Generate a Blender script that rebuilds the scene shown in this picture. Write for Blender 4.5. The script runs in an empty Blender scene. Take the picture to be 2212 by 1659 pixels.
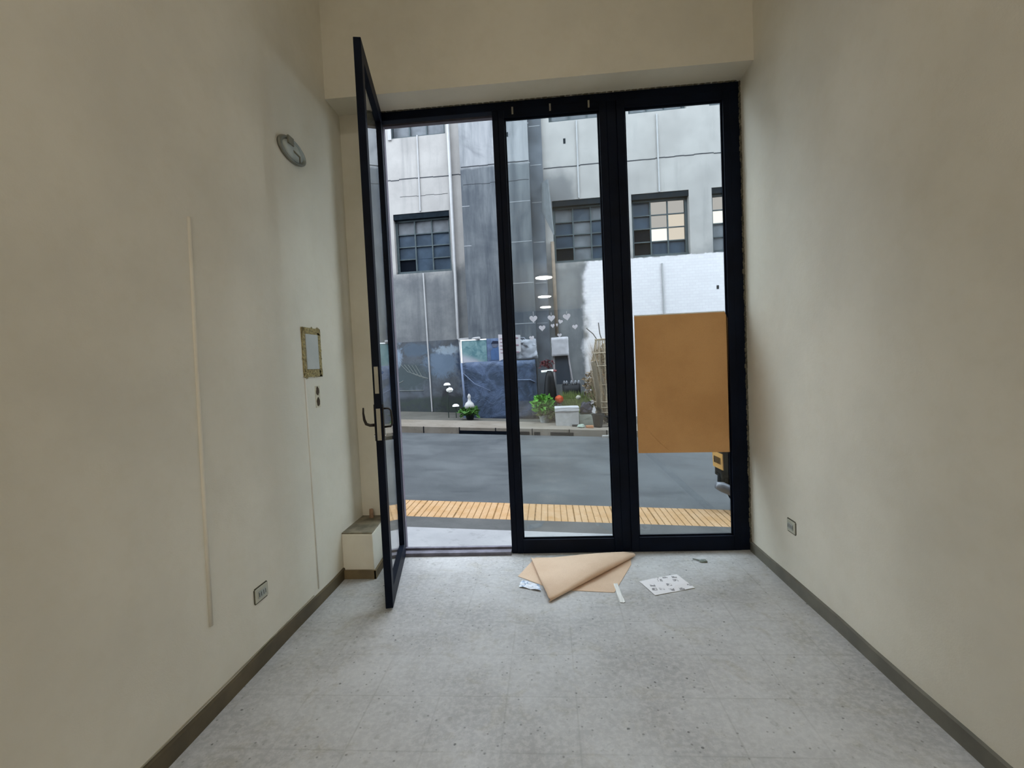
import bpy, math, random
from mathutils import Vector, Matrix
random.seed(7)
SC = bpy.context.scene
COL = SC.collection

# ------------------------------------------------------------------ camera
F_PX, YAW, PITCH, ROLL, CAM_H = 1020.0, 0.0766, -0.0409, -0.0456, 1.45
cam_d = bpy.data.cameras.new('camera'); cam = bpy.data.objects.new('camera', cam_d); COL.objects.link(cam)
cam_d.sensor_width = 36.0; cam_d.lens = 36.0 * F_PX / 2212.0; cam_d.clip_start = 0.05; cam_d.clip_end = 200
fw = Vector((-math.sin(YAW) * math.cos(PITCH), math.cos(YAW) * math.cos(PITCH), math.sin(PITCH)))
r0 = Vector((math.cos(YAW), math.sin(YAW), 0)); u0 = r0.cross(fw)
rr = r0 * math.cos(ROLL) + u0 * math.sin(ROLL); uu = -r0 * math.sin(ROLL) + u0 * math.cos(ROLL)
m = Matrix((rr, uu, -fw)).transposed().to_4x4(); m.translation = Vector((0, 0, CAM_H)); cam.matrix_world = m
SC.camera = cam

# ------------------------------------------------------------------ world and exposure
SC.view_settings.view_transform = 'Standard'; SC.view_settings.look = 'None'
SC.view_settings.gamma = 1.0; SC.view_settings.use_curve_mapping = False
SC.view_settings.exposure = 0.13
W = bpy.data.worlds.new('overcast_sky'); SC.world = W; W.use_nodes = True
bg = W.node_tree.nodes['Background']; bg.inputs[0].default_value = (0.79, 0.885, 1.0, 1); bg.inputs[1].default_value = 6.4
SC.cycles.max_bounces = 10; SC.cycles.diffuse_bounces = 6; SC.cycles.transparent_max_bounces = 16
SC.cycles.use_denoising = True

# ceiling lamps: (x, y, underside z, radius, radiance)
LAMPS_LOW = [(0.0, -4.1, 3.50), (0.0, -7.3, 3.50), (0.02, -10.0, 3.50)]
LAMP_LOW_R, LAMP_LOW_L = 0.19, 205.0
FILL_LAMPS = [(0.0, 0.9, 4.80)]  # unseen fill lamp added to brighten the front, kept out of the glass reflection
FILL_LAMP_R, FILL_LAMP_L = 0.24, 20.0
LAMP_COL = (1.0, 0.95, 0.87)

# ------------------------------------------------------------------ material helpers
K = 1.0          # overall reflectance of a family of materials (indoor paint 1, street colours lowered to offset the strong sky)
def lin(c):
    return tuple(K * ((v / 255) / 12.92 if v / 255 <= 0.04045 else ((v / 255 + 0.055) / 1.055) ** 2.4) for v in c)
class NT:
    def __init__(s, name):
        s.m = bpy.data.materials.new(name); s.m.use_nodes = True; s.t = s.m.node_tree; s.t.nodes.clear()
        s.out = s.t.nodes.new('ShaderNodeOutputMaterial'); s._tc = None
    def n(s, typ, **kw):
        nd = s.t.nodes.new(typ)
        for k, v in kw.items(): setattr(nd, k, v)
        return nd
    def l(s, a, b): s.t.links.new(a, b)
    def co(s):
        if s._tc is None: s._tc = s.n('ShaderNodeNewGeometry').outputs['Position']
        return s._tc
    def put(s, sock, v):
        if isinstance(v, (int, float)): sock.default_value = v
        elif isinstance(v, tuple): sock.default_value = v if len(v) == len(sock.default_value) else (*v, 1)
        else: s.l(v, sock)
    def noise(s, scale, detail=3, rough=.55, dist=0, vec=None, col=False):
        nd = s.n('ShaderNodeTexNoise'); s.put(nd.inputs['Vector'], vec or s.co())
        nd.inputs['Scale'].default_value = scale; nd.inputs['Detail'].default_value = detail
        nd.inputs['Roughness'].default_value = rough; nd.inputs['Distortion'].default_value = dist
        return nd.outputs['Color' if col else 'Fac']
    def vor(s, scale, vec=None, rnd=1.0):
        nd = s.n('ShaderNodeTexVoronoi'); s.put(nd.inputs['Vector'], vec or s.co()); nd.inputs['Scale'].default_value = scale
        nd.inputs['Randomness'].default_value = rnd
        return nd
    def math(s, op, a, b=0.0, c=0.0):
        nd = s.n('ShaderNodeMath', operation=op); s.put(nd.inputs[0], a); s.put(nd.inputs[1], b)
        if len(nd.inputs) > 2: s.put(nd.inputs[2], c)
        return nd.outputs[0]
    def ramp(s, f, lo, hi, a=0.0, b=1.0):
        nd = s.n('ShaderNodeMapRange'); nd.interpolation_type = 'SMOOTHSTEP'; s.put(nd.inputs[0], f)
        nd.inputs[1].default_value = lo; nd.inputs[2].default_value = hi; nd.inputs[3].default_value = a; nd.inputs[4].default_value = b
        return nd.outputs[0]
    def mix(s, f, a, b, mode='MIX'):
        nd = s.n('ShaderNodeMix', data_type='RGBA', blend_type=mode); s.put(nd.inputs[0], f)
        s.put(nd.inputs[6], a); s.put(nd.inputs[7], b); return nd.outputs[2]
    def xyz(s, vec=None):
        nd = s.n('ShaderNodeSeparateXYZ'); s.put(nd.inputs[0], vec or s.co()); return nd.outputs
    def scaled(s, v):
        nd = s.n('ShaderNodeVectorMath', operation='MULTIPLY'); s.put(nd.inputs[0], s.co()); nd.inputs[1].default_value = v; return nd.outputs[0]
    def bsdf(s, col, rough=.7, metal=0.0, spec=.5, bump=None, bs=.2, bd=.01, alpha=None):
        b = s.n('ShaderNodeBsdfPrincipled'); s.put(b.inputs['Base Color'], col); s.put(b.inputs['Roughness'], rough)
        b.inputs['Metallic'].default_value = metal; b.inputs['Specular IOR Level'].default_value = spec * K
        if bump is not None:
            bn = s.n('ShaderNodeBump'); bn.inputs['Strength'].default_value = bs; bn.inputs['Distance'].default_value = bd
            s.l(bump, bn.inputs['Height']); s.l(bn.outputs[0], b.inputs['Normal'])
        if alpha is not None: s.put(b.inputs['Alpha'], alpha)
        s.l(b.outputs[0], s.out.inputs[0]); return s.m
def plain(name, rgb, rough=.6, metal=0.0, var=.12, scale=9, spec=.5, bump=.0):
    t = NT(name); c = lin(rgb); n = t.noise(scale, 4)
    col = t.mix(t.ramp(n, .3, .7), tuple(v * (1 - var) for v in c), tuple(min(1, v * (1 + var)) for v in c))
    return t.bsdf(col, rough, metal, spec, bump=(n if bump else None), bs=bump, bd=.01)
def emit(name, col, strength):
    t = NT(name); e = t.n('ShaderNodeEmission'); e.inputs[0].default_value = (*col, 1); e.inputs[1].default_value = strength
    t.l(e.outputs[0], t.out.inputs[0]); return t.m

# clear sheet glass: transparent + mirror weighted by Schlick's law, the same for every ray
def glass_mat(name, tint=(0.93, 0.96, 0.96), dirt=0.004):
    t = NT(name); g = t.n('ShaderNodeNewGeometry')
    d = t.n('ShaderNodeVectorMath', operation='DOT_PRODUCT'); t.l(g.outputs['Normal'], d.inputs[0]); t.l(g.outputs['Incoming'], d.inputs[1])
    c = t.math('SUBTRACT', 1.0, t.math('ABSOLUTE', d.outputs['Value']))
    f = t.math('MULTIPLY_ADD', t.math('POWER', c, 5.0), 0.96, 0.04)
    tr = t.n('ShaderNodeBsdfTransparent'); tr.inputs[0].default_value = (*tint, 1)
    gl = t.n('ShaderNodeBsdfGlossy'); gl.inputs['Roughness'].default_value = 0.01; gl.inputs[0].default_value = (1, 1, 1, 1)
    df = t.n('ShaderNodeBsdfDiffuse'); df.inputs[0].default_value = (.75, .8, .85, 1)
    m1 = t.n('ShaderNodeMixShader'); t.l(f, m1.inputs[0]); t.l(tr.outputs[0], m1.inputs[1]); t.l(gl.outputs[0], m1.inputs[2])
    m2 = t.n('ShaderNodeMixShader'); t.l(t.math('MULTIPLY', t.ramp(t.noise(3.0, 5, .65), .35, .75), dirt), m2.inputs[0])
    t.l(m1.outputs[0], m2.inputs[1]); t.l(df.outputs[0], m2.inputs[2]); t.l(m2.outputs[0], t.out.inputs[0]); return t.m

def wall_mat(name, rgb, stain=.06):
    t = NT(name); c = lin(rgb); n1 = t.noise(1.3, 5, .6); n2 = t.noise(14, 4, .6); n3 = t.noise(160, 2, .5)
    a = t.mix(t.ramp(n1, .3, .7), tuple(v * (1 - stain) for v in c), tuple(v * (1 + stain) for v in c))
    a = t.mix(t.math('MULTIPLY', t.ramp(n2, .45, .7), .18), a, (c[0] * .93, c[1] * .9, c[2] * .82))
    return t.bsdf(a, .62, 0, .35, bump=t.math('ADD', t.math('MULTIPLY', n2, .8), t.math('MULTIPLY', n3, .25)), bs=.25, bd=.006)

def floor_mat():
    t = NT('terrazzo_tiles'); x, y, z = t.xyz()
    base = t.mix(t.ramp(t.noise(1.7, 5, .6), .3, .7), lin((160, 159, 158)), lin((190, 190, 190)))
    base = t.mix(t.math('MULTIPLY', t.ramp(t.noise(5, 5, .65, 1.2), .5, .72), .55), base, lin((160, 155, 142)))
    base = t.mix(t.math('MULTIPLY', t.ramp(t.noise(38, 5, .7), .42, .62), .32), base, lin((214, 214, 211)))
    base = t.mix(t.math('MULTIPLY', t.ramp(t.noise(24, 5, .75, .4), .56, .70), .38), base, lin((132, 130, 124)))
    # dark stone chips scattered through the tiles, two sizes
    wob = t.math('MULTIPLY', t.noise(70, 3), .12)
    for sc_, lo, hi, se, al, cc in ((13, .05, .15, .25, .80, (78, 78, 74)), (24, .06, .22, .20, .62, (96, 94, 88)), (11, .04, .26, .66, .35, (112, 108, 98))):
        v2 = t.vor(sc_); sel = t.ramp(t.xyz(v2.outputs['Color'])[0], se, se + .02)
        spot = t.math('MULTIPLY', t.ramp(t.math('ADD', v2.outputs['Distance'], wob), lo + .05, hi, 1, 0), sel)
        base = t.mix(t.math('MULTIPLY', spot, al), base, lin(cc))
    def joint(v, off):
        f = t.math('ABSOLUTE', t.math('SUBTRACT', t.math('FRACT', t.math('ADD', t.math('DIVIDE', v, .30), off)), .5))
        return t.ramp(f, .480, .497)
    j = t.math('MAXIMUM', joint(x, .79 ), joint(y, .34))
    base = t.mix(t.math('MULTIPLY', j, t.ramp(t.noise(2, 3), .4, .6, .06, .24)), base, lin((120, 116, 108)))
    # old scuffs and worn dirt patches
    base = t.mix(t.math('MULTIPLY', t.ramp(t.noise(2.6, 6, .7, .6), .56, .74), .45), base, lin((128, 122, 110)))
    r = t.ramp(t.noise(4, 4), .3, .7, .34, .55)
    return t.bsdf(base, r, 0, .45, bump=t.noise(30, 4), bs=.06, bd=.004)

def facade_mat():
    t = NT('weathered_facade_paint'); x, y, z = t.xyz()
    n = t.noise(.9, 6, .65); streak = t.noise(1.0, 6, .65, vec=t.scaled((3.2, 1, .28)))
    white = t.mix(t.ramp(n, .3, .7), lin((220, 216, 211)), lin((242, 238, 232)))
    white = t.mix(t.math('MULTIPLY', t.ramp(streak, .5, .75), .35), white, lin((158, 160, 160)))
    grey = t.mix(t.ramp(t.noise(1.2, 6, .7), .3, .7), lin((150, 153, 156)), lin((182, 184, 184)))
    grey = t.mix(t.math('MULTIPLY', t.ramp(streak, .42, .7), .5), grey, lin((118, 122, 128)))
    # bare cement below the sills on the left, with an uneven edge
    zz = t.math('ADD', z, t.math('MULTIPLY', t.math('SUBTRACT', n, .5), 1.6))
    lower = t.ramp(zz, 3.9, 4.6, 1, 0)
    c = t.mix(lower, white, grey)
    # stained patch round the corner of the second window
    dx = t.math('SUBTRACT', x, .45); dz = t.math('SUBTRACT', z, 6.1)
    rad = t.math('SQRT', t.math('ADD', t.math('MULTIPLY', dx, dx), t.math('MULTIPLY', dz, dz)))
    c = t.mix(t.math('MULTIPLY', t.ramp(t.math('ADD', rad, t.math('MULTIPLY', t.noise(2.5, 4), .8)), .75, 1.25, 1, 0), .65), c, lin((128, 132, 138)))
    # whitewashed brick from the third bay on, edge running down the wall
    xe = t.math('ADD', x, t.math('MULTIPLY', t.math('SUBTRACT', t.noise(2.2, 5, .6), .5), .7))
    ze = t.math('ADD', z, t.math('MULTIPLY', t.math('SUBTRACT', t.noise(9, 3), .5), .10))
    ww = t.math('MULTIPLY', t.ramp(xe, .98, 1.22), t.ramp(ze, 4.17, 4.21, 1, 0))
    br = t.n('ShaderNodeTexBrick'); t.l(t.co(), br.inputs['Vector'])
    mp = t.n('ShaderNodeCombineXYZ'); t.l(x, mp.inputs[0]); t.l(z, mp.inputs[1]); t.l(mp.outputs[0], br.inputs['Vector'])
    br.inputs['Color1'].default_value = (.43, .415, .42, 1); br.inputs['Color2'].default_value = (.405, .39, .395, 1)
    br.inputs['Mortar'].default_value = (.36, .35, .355, 1); br.inputs['Scale'].default_value = 3.2; br.inputs['Mortar Size'].default_value = .012
    c = t.mix(ww, c, br.outputs['Color'])
    return t.bsdf(c, .85, 0, .2, bump=n, bs=.3, bd=.02)
def pilaster_mat():
    t = NT('grimy_pilaster_cement'); x, y, z = t.xyz()
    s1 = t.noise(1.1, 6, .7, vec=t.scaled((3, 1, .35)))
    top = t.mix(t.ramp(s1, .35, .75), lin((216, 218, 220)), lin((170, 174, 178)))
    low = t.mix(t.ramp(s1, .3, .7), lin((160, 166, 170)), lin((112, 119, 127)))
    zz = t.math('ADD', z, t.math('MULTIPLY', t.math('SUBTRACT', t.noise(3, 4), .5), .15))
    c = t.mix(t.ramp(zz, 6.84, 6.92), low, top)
    c = t.mix(t.math('MULTIPLY', t.ramp(t.noise(.55, 5, .6, 1), .45, .62), .45), c, lin((98, 106, 116)))
    return t.bsdf(c, .85, 0, .2, bump=s1, bs=.3, bd=.02)
def mural_mat():
    t = NT('spray_painted_mural'); x, y, z = t.xyz()
    d = t.noise(1.1, 5, .6, .8); e = t.noise(3.0, 5, .65, .8)
    c = t.mix(t.ramp(d, .35, .65), lin((110, 114, 118)), lin((132, 140, 150)))
    c = t.mix(t.math('MULTIPLY', t.ramp(e, .5, .66), .5), c, lin((86, 96, 108)))
    wob = t.math('MULTIPLY', t.math('SUBTRACT', t.noise(2.8, 8, .75, 1.5), .5), 2.4)
    def patch(c, px, pz, rx, rz, col, a):
        dx = t.math('DIVIDE', t.math('SUBTRACT', x, px), rx); dz = t.math('DIVIDE', t.math('SUBTRACT', z, pz), rz)
        r = t.math('ADD', t.math('SQRT', t.math('ADD', t.math('MULTIPLY', dx, dx), t.math('MULTIPLY', dz, dz))), wob)
        return t.mix(t.math('MULTIPLY', t.ramp(r, .55, 1.1, 1, 0), a), c, lin(col))
    c = patch(c, -4.0, 1.25, .75, .45, (96, 112, 112), .7)
    c = patch(c, -3.0, 1.62, .62, .46, (150, 174, 200), .7)
    c = patch(c, -2.85, 1.95, .45, .14, (208, 226, 240), .7)
    c = patch(c, -4.42, 1.85, .26, .42, (186, 206, 228), .85)
    c = patch(c, -3.75, 2.0, .5, .22, (120, 142, 164), .6)
    c = patch(c, -2.35, 1.45, .28, .8, (74, 90, 116), .9)
    c = patch(c, -2.7, .35, .55, .5, (70, 68, 72), .8)
    low = t.ramp(t.math('ADD', z, t.math('MULTIPLY', t.noise(3, 3), .12)), .62, .74, 1, 0)
    c = t.mix(t.math('MULTIPLY', low, .7), c, t.mix(t.ramp(e, .4, .6), lin((78, 86, 86)), lin((84, 98, 82))))
    return t.bsdf(c, .7, 0, .3)
def asphalt_mat():
    t = NT('wet_asphalt'); n = t.noise(.8, 6, .65); f = t.noise(90, 3)
    c = t.mix(t.ramp(n, .3, .7), lin((118, 123, 126)), lin((147, 152, 154)))
    c = t.mix(t.math('MULTIPLY', t.ramp(f, .4, .7), .35), c, lin((92, 96, 100)))
    c = t.mix(t.math('MULTIPLY', t.ramp(t.noise(2.2, 4, .6, vec=t.scaled((.5, 2.2, 1))), .55, .7), .4), c, lin((86, 90, 96)))
    return t.bsdf(c, t.ramp(n, .3, .7, .45, .7), 0, .5, bump=f, bs=.4, bd=.01)
def concrete_mat(name, a, b, dirt=(110, 110, 108)):
    t = NT(name); n = t.noise(1.8, 6, .65)
    c = t.mix(t.ramp(n, .3, .7), lin(a), lin(b))
    c = t.mix(t.math('MULTIPLY', t.ramp(t.noise(7, 5, .7), .55, .72), .5), c, lin(dirt))
    return t.bsdf(c, .8, 0, .3, bump=t.noise(40, 4), bs=.3, bd=.006)
def tactile_mat():
    t = NT('yellow_tactile_paving'); n = t.noise(6, 5, .65)
    c = t.mix(t.ramp(n, .3, .7), lin((272, 216, 152)), lin((288, 240, 186)))
    c = t.mix(t.math('MULTIPLY', t.ramp(t.noise(30, 4, .7), .52, .68), .5), c, lin((250, 190, 120)))
    return t.bsdf(c, .7, 0, .3, bump=n, bs=.3, bd=.006)
def kraft_mat(name, a, b):
    t = NT(name); n = t.noise(3, 5, .6)
    c = t.mix(t.ramp(n, .3, .7), lin(a), lin(b)); c = t.mix(t.math('MULTIPLY', t.ramp(t.noise(220, 2), .5, .7), .15), c, lin((120, 88, 58)))
    return t.bsdf(c, .75, 0, .25, bump=n, bs=.15, bd=.01)

M = dict(
    wall=wall_mat('cream_wall_paint', (215, 209, 194)), ceil=wall_mat('ceiling_paint', (222, 219, 210)), floor=floor_mat(),
    dark=plain('navy_black_frame_paint', (7, 15, 30), .5, var=.25, scale=5, spec=.10), glass=glass_mat('window_glass'),
    kraft=kraft_mat('kraft_board', (194, 148, 98), (206, 160, 108)), kraft2=kraft_mat('kraft_paper', (204, 176, 150), (214, 188, 162)),
    mortar=plain('rough_mortar', (176, 166, 140), .9, scale=40, var=.25, bump=.5),
    steel=plain('brushed_steel', (150, 147, 134), .45, .5, var=.08), darkmetal=plain('dark_bronze_handle', (42, 36, 30), .35, .5), chrome=plain('chrome', (215, 215, 215), .15, 1.0),
    white=plain('white_plastic', (226, 226, 222), .5, var=.05), hole=plain('dark_opening', (8, 12, 18), .8, spec=.03), black=plain('black_rubber', (22, 22, 24), .6), rust=plain('rusty_pipe', (150, 118, 92), .8, scale=12, var=.3))
K = 0.275
M.update(facade=facade_mat(), pil=pilaster_mat(), mural=mural_mat(), asphalt=asphalt_mat(),
    conc=concrete_mat('pale_concrete', (232, 232, 234), (252, 252, 252), (190, 190, 190)), conc2=concrete_mat('dark_concrete', (126, 127, 126), (150, 150, 148)),
    walk=concrete_mat('far_pavement', (128, 126, 118), (150, 147, 138), (108, 108, 100)), kerb=concrete_mat('kerb_stone', (178, 166, 150), (200, 190, 176), (120, 112, 104)),
    tact=tactile_mat(),
    plaster=plain('outer_reveal_plaster', (178, 172, 186), .8, var=.08), pipew=plain('white_pipe_paint', (240, 240, 240), .6, var=.06, scale=4),
    grime=plain('dark_joint', (86, 90, 96), .9), seam=plain('pale_joint', (206, 210, 214), .8),
    wframe=plain('teal_grey_window_paint', (108, 122, 126), .6, var=.15), pane=plain('dusty_window_pane', (86, 104, 122), .22, var=.25, scale=2.2),
    pane2=plain('pale_dusty_pane', (150, 156, 162), .3, var=.2, scale=3), 
    lintel=plain('dark_lintel_cement', (44, 54, 62), .8, var=.2, spec=.05))  # window-head shade put into the colour; vent holes share it
K = 1.0
M['lit'] = emit('lit_pane_warm', (1.0, .86, .72), .78); M['lit2'] = emit('lit_pane_white', (1, .97, .88), 1.15); M['lit3'] = emit('lit_pane_pink', (.82, .76, .72), .6)  # panes emit a flat colour of their own

# ------------------------------------------------------------------ mesh helpers
class MB:
    def __init__(s): s.v = []; s.f = []; s.mi = []
    def add(s, vs, fs, k=0):
        o = len(s.v); s.v += [tuple(v) for v in vs]; s.f += [tuple(i + o for i in f) for f in fs]; s.mi += [k] * len(fs); return s
    def box(s, x0, x1, y0, y1, z0, z1, k=0):
        return s.hexa([(x0, y0, z0), (x1, y0, z0), (x1, y1, z0), (x0, y1, z0), (x0, y0, z1), (x1, y0, z1), (x1, y1, z1), (x0, y1, z1)], k)
    def hexa(s, p, k=0):
        return s.add(p, [(0, 3, 2, 1), (4, 5, 6, 7), (0, 1, 5, 4), (1, 2, 6, 5), (2, 3, 7, 6), (3, 0, 4, 7)], k)
    def slab(s, pts, z0, z1, k=0):      # polygon extruded in z
        n = len(pts); v = [(x, y, z0) for x, y in pts] + [(x, y, z1) for x, y in pts]
        return s.add(v, [tuple(range(n))[::-1], tuple(range(n, 2 * n))] + [(i, (i + 1) % n, n + (i + 1) % n, n + i) for i in range(n)], k)
    def plate(s, pts, off, k=0):        # planar polygon in 3D with thickness vector
        n = len(pts); off = Vector(off); v = [Vector(p) for p in pts] + [Vector(p) + off for p in pts]
        return s.add(v, [tuple(range(n))[::-1], tuple(range(n, 2 * n))] + [(i, (i + 1) % n, n + (i + 1) % n, n + i) for i in range(n)], k)
    def tube(s, pts, r, n=10, k=0, caps=True):
        pts = [Vector(p) for p in pts]; rs = r if isinstance(r, (list, tuple)) else [r] * len(pts); rings = []; o = len(s.v); up = None
        for i, p in enumerate(pts):
            t = (pts[min(i + 1, len(pts) - 1)] - pts[max(i - 1, 0)]).normalized()
            a = t.cross(Vector((0, 0, 1))) if up is None else up - t * up.dot(t)
            if a.length < 1e-4: a = t.cross(Vector((1, 0, 0)))
            a.normalize(); up = a; b = t.cross(a)
            for j in range(n):
                w = 2 * math.pi * j / n; s.v.append(tuple(p + (a * math.cos(w) + b * math.sin(w)) * rs[i]))
        for i in range(len(pts) - 1):
            for j in range(n):
                s.f.append((o + i * n + j, o + i * n + (j + 1) % n, o + (i + 1) * n + (j + 1) % n, o + (i + 1) * n + j)); s.mi.append(k)
        if caps:
            s.f.append(tuple(o + j for j in range(n))[::-1]); s.mi.append(k)
            s.f.append(tuple(o + (len(pts) - 1) * n + j for j in range(n))); s.mi.append(k)
        return s
    def lathe(s, prof, c, ax=(0, 0, 1), n=28, k=0):   # prof: (radius, height along axis)
        ax = Vector(ax).normalized(); a = ax.cross(Vector((0, 1, 0))) if abs(ax.y) < .9 else ax.cross(Vector((1, 0, 0))); a.normalize(); b = ax.cross(a); c = Vector(c); o = len(s.v)
        for r, h in prof:
            for j in range(n):
                w = 2 * math.pi * j / n; s.v.append(tuple(c + ax * h + (a * math.cos(w) + b * math.sin(w)) * r))
        for i in range(len(prof) - 1):
            for j in range(n):
                s.f.append((o + i * n + j, o + i * n + (j + 1) % n, o + (i + 1) * n + (j + 1) % n, o + (i + 1) * n + j)); s.mi.append(k)
        s.f.append(tuple(o + j for j in range(n))[::-1]); s.mi.append(k); e = o + (len(prof) - 1) * n
        s.f.append(tuple(e + j for j in range(n))); s.mi.append(k); return s
    def blob(s, c, r, n=12, jit=.0, k=0, seed=1):
        rd = random.Random(seed); rx, ry, rz = r if isinstance(r, tuple) else (r, r, r); o = len(s.v); R_ = n // 2
        for i in range(R_ + 1):
            ph = math.pi * i / R_
            for j in range(n):
                w = 2 * math.pi * j / n; q = 1 + rd.uniform(-jit, jit)
                s.v.append((c[0] + rx * q * math.sin(ph) * math.cos(w), c[1] + ry * q * math.sin(ph) * math.sin(w), c[2] + rz * q * math.cos(ph)))
        for i in range(R_):
            for j in range(n):
                s.f.append((o + i * n + j, o + (i + 1) * n + j, o + (i + 1) * n + (j + 1) % n, o + i * n + (j + 1) % n)); s.mi.append(k)
        return s
    def leaves(s, c, r, num, size, seed=1, k=0, up=.4):
        rd = random.Random(seed)
        for _ in range(num):
            d = Vector((rd.gauss(0, 1), rd.gauss(0, 1), rd.gauss(0, 1))).normalized() * rd.random() ** .4
            p = Vector(c) + Vector((d.x * r[0], d.y * r[1], d.z * r[2])); a = Vector((rd.gauss(0, 1), rd.gauss(0, 1), rd.gauss(up, .6))).normalized()
            b = a.cross(Vector((rd.gauss(0, 1), rd.gauss(0, 1), rd.gauss(0, 1)))).normalized(); L = size * rd.uniform(.6, 1.3); w = L * .3; nrm = a.cross(b) * (L * .12)
            s.add([p, p + a * L * .45 + b * w + nrm, p + a * L, p + a * L * .45 - b * w + nrm, p + a * L * .45], [(0, 1, 4), (1, 2, 4), (0, 4, 3), (4, 2, 3)], k)
        return s
    def build(s, name, mats, parent=None, smooth=False, bevel=0, origin=None):
        me = bpy.data.meshes.new(name); o0 = Vector(origin) if origin is not None else Vector((0, 0, 0))
        me.from_pydata([tuple(Vector(v) - o0) for v in s.v], [], s.f); me.validate(clean_customdata=False)
        for mt in (mats if isinstance(mats, (list, tuple)) else [mats]): me.materials.append(mt)
        if len(me.polygons) == len(s.mi): me.polygons.foreach_set('material_index', s.mi)
        if smooth: me.shade_smooth()
        me.update(); ob = bpy.data.objects.new(name, me); COL.objects.link(ob); ob.location = o0
        if parent is not None:
            ob.parent = parent; ob.location = o0 - WL.get(parent.name, Vector((0, 0, 0)))
        WL[ob.name] = o0
        if bevel:
            b = ob.modifiers.new('bevel', 'BEVEL'); b.width = bevel; b.segments = 2; b.limit_method = 'ANGLE'
        return ob
WL = {}
def tag(o, label, cat, group=None, kind=None):
    o['label'] = label; o['category'] = cat
    if group: o['group'] = group
    if kind: o['kind'] = kind
    return o
def struct(o, label=None):
    o['kind'] = 'structure'
    if label: o['label'] = label; o['category'] = o.name.split('_')[0]
    return o
def thing(name, label, cat, loc=(0, 0, 0), group=None, kind=None):
    o = bpy.data.objects.new(name, None); COL.objects.link(o); o.empty_display_size = .1; o.location = loc; WL[o.name] = Vector(loc); return tag(o, label, cat, group, kind)
def part_label(o, l): o['label'] = l; return o

# ------------------------------------------------------------------ room
XL, XR, YF, YB = -1.494, 1.447, 3.56, -11.5     # side walls, inner face of the glazed front, back wall
HZ = 4.85                                       # high ceiling near the front
LOWZ, LOWY = 3.51, -0.8                         # lower ceiling behind the camera
struct(MB().box(XL - .3, XR + .3, YB - .2, YF + .06, -.2, 0).build('floor', M['floor']), 'worn pale terrazzo tile floor with dark stone specks')
struct(MB().box(XL - .25, XL, YB, YF + .02, 0, HZ).build('wall_left', M['wall']), 'cream painted side wall behind the open glass door leaf')
struct(MB().box(XR, XR + .25, YB, YF + .02, 0, HZ).build('wall_right', M['wall']), 'cream painted side wall next to the brown board')
struct(MB().box(XL - .25, XR + .25, YB - .2, YB, 0, HZ).build('wall_back', plain('dark_rear_wall', (72, 66, 58), .8, spec=.1)), 'dark rear wall of the room')  # unseen wall, darkened to cut its reflection in the glass
c_ = MB().box(XL - .25, XR + .25, LOWY, YF + .2, HZ, HZ + .2); c_.box(XL - .25, XR + .25, YB - .2, LOWY, LOWZ, LOWZ + .2); c_.box(XL, XR, LOWY - .02, LOWY + .2, 3.12, HZ)
struct(c_.build('ceiling', M['ceil']), 'pale ceiling stepping down towards the rear of the room')
# front wall: beam above the opening, narrow pier on the left, and the outer shell of the building
w = MB(); BZ = 3.392
w.box(XL - .0, XR, 3.33, YF + .10, BZ, HZ)                      # deep beam
w.box(XL, -1.215, YF + .0, YF + .10, 0, BZ)                     # left pier
struct(w.build('wall_front', M['wall']), 'cream wall above and left of the dark glazed shopfront')
s_ = MB(); s_.box(XL - 8, -1.19, YF + .101, YF + .14, -.6, 8.6); s_.box(XR + .01, XR + 9, YF + .101, YF + .14, -1, 8.6); s_.box(-1.19, XR + .01, YF + .101, YF + .14, 3.335, 8.6)
struct(s_.build('wall_street', M['plaster']), 'lilac grey plastered street side of the shopfront wall')

# corner plinth with cement top
p_ = MB(); p_.slab([(XL, 3.17), (-1.268, 3.165), (-1.305, YF), (XL, YF)], 0, .312)
pl = struct(p_.build('trim_1', M['wall'], bevel=.006), 'low cream masonry block in the left corner by the door hinge')
struct(MB().slab([(XL, 3.178), (-1.274, 3.173), (-1.31, YF), (XL, YF)], .312, .322).build('trim_2', plain('bare_cement_ledge', (124, 116, 98), .9, var=.3, scale=12), pl))
def skirting(name, pts, h0, th, side, mat, label, seed):
    rd = random.Random(seed); b = MB(); n = len(pts); vs = []
    for i, (x, y) in enumerate(pts):
        q = h0 + rd.uniform(-.005, .004); t_ = th + rd.uniform(-.0015, .003); d = side(i)
        vs += [(x, y, 0), (x + d[0] * t_, y + d[1] * t_, 0), (x + d[0] * t_, y + d[1] * t_, q - .003), (x, y, q)]
    fs = []
    for i in range(n - 1):
        for j in range(4): fs.append((i * 4 + j, i * 4 + (j + 1) % 4, i * 4 + 4 + (j + 1) % 4, i * 4 + 4 + j))
    fs += [(0, 1, 2, 3)[::-1], tuple((n - 1) * 4 + j for j in range(4))]
    b.add(vs, fs); return struct(b.build(name, mat), label)
skirting('baseboard_left', [(XL, YB + i * .25) for i in range(59)] + [(XL, 3.17)], .076, .014, lambda i: (1, 0), plain('brown_skirting', (84, 73, 52), .55, var=.25, scale=5), 'thin brown skirting at the foot of the wall with the lamp base', 3)
skirting('baseboard_right', [(XR, YB + i * .25) for i in range(60)] + [(XR, YF - .02)], .074, .014, lambda i: (-1, 0), plain('grey_skirting', (100, 97, 86), .55, var=.2, scale=5), 'thin grey brown skirting below the wall with the small socket', 5)
struct(MB().box(XL + .01, -1.255, 3.153, 3.167, 0, .062).slab([(-1.266, 3.153), (-1.252, 3.153), (-1.288, YF), (-1.303, YF)], 0, .058).build('trim_3', plain('plinth_skirting', (112, 96, 68), .55, var=.2)), 'brown skirting wrapped around the low corner block')
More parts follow.
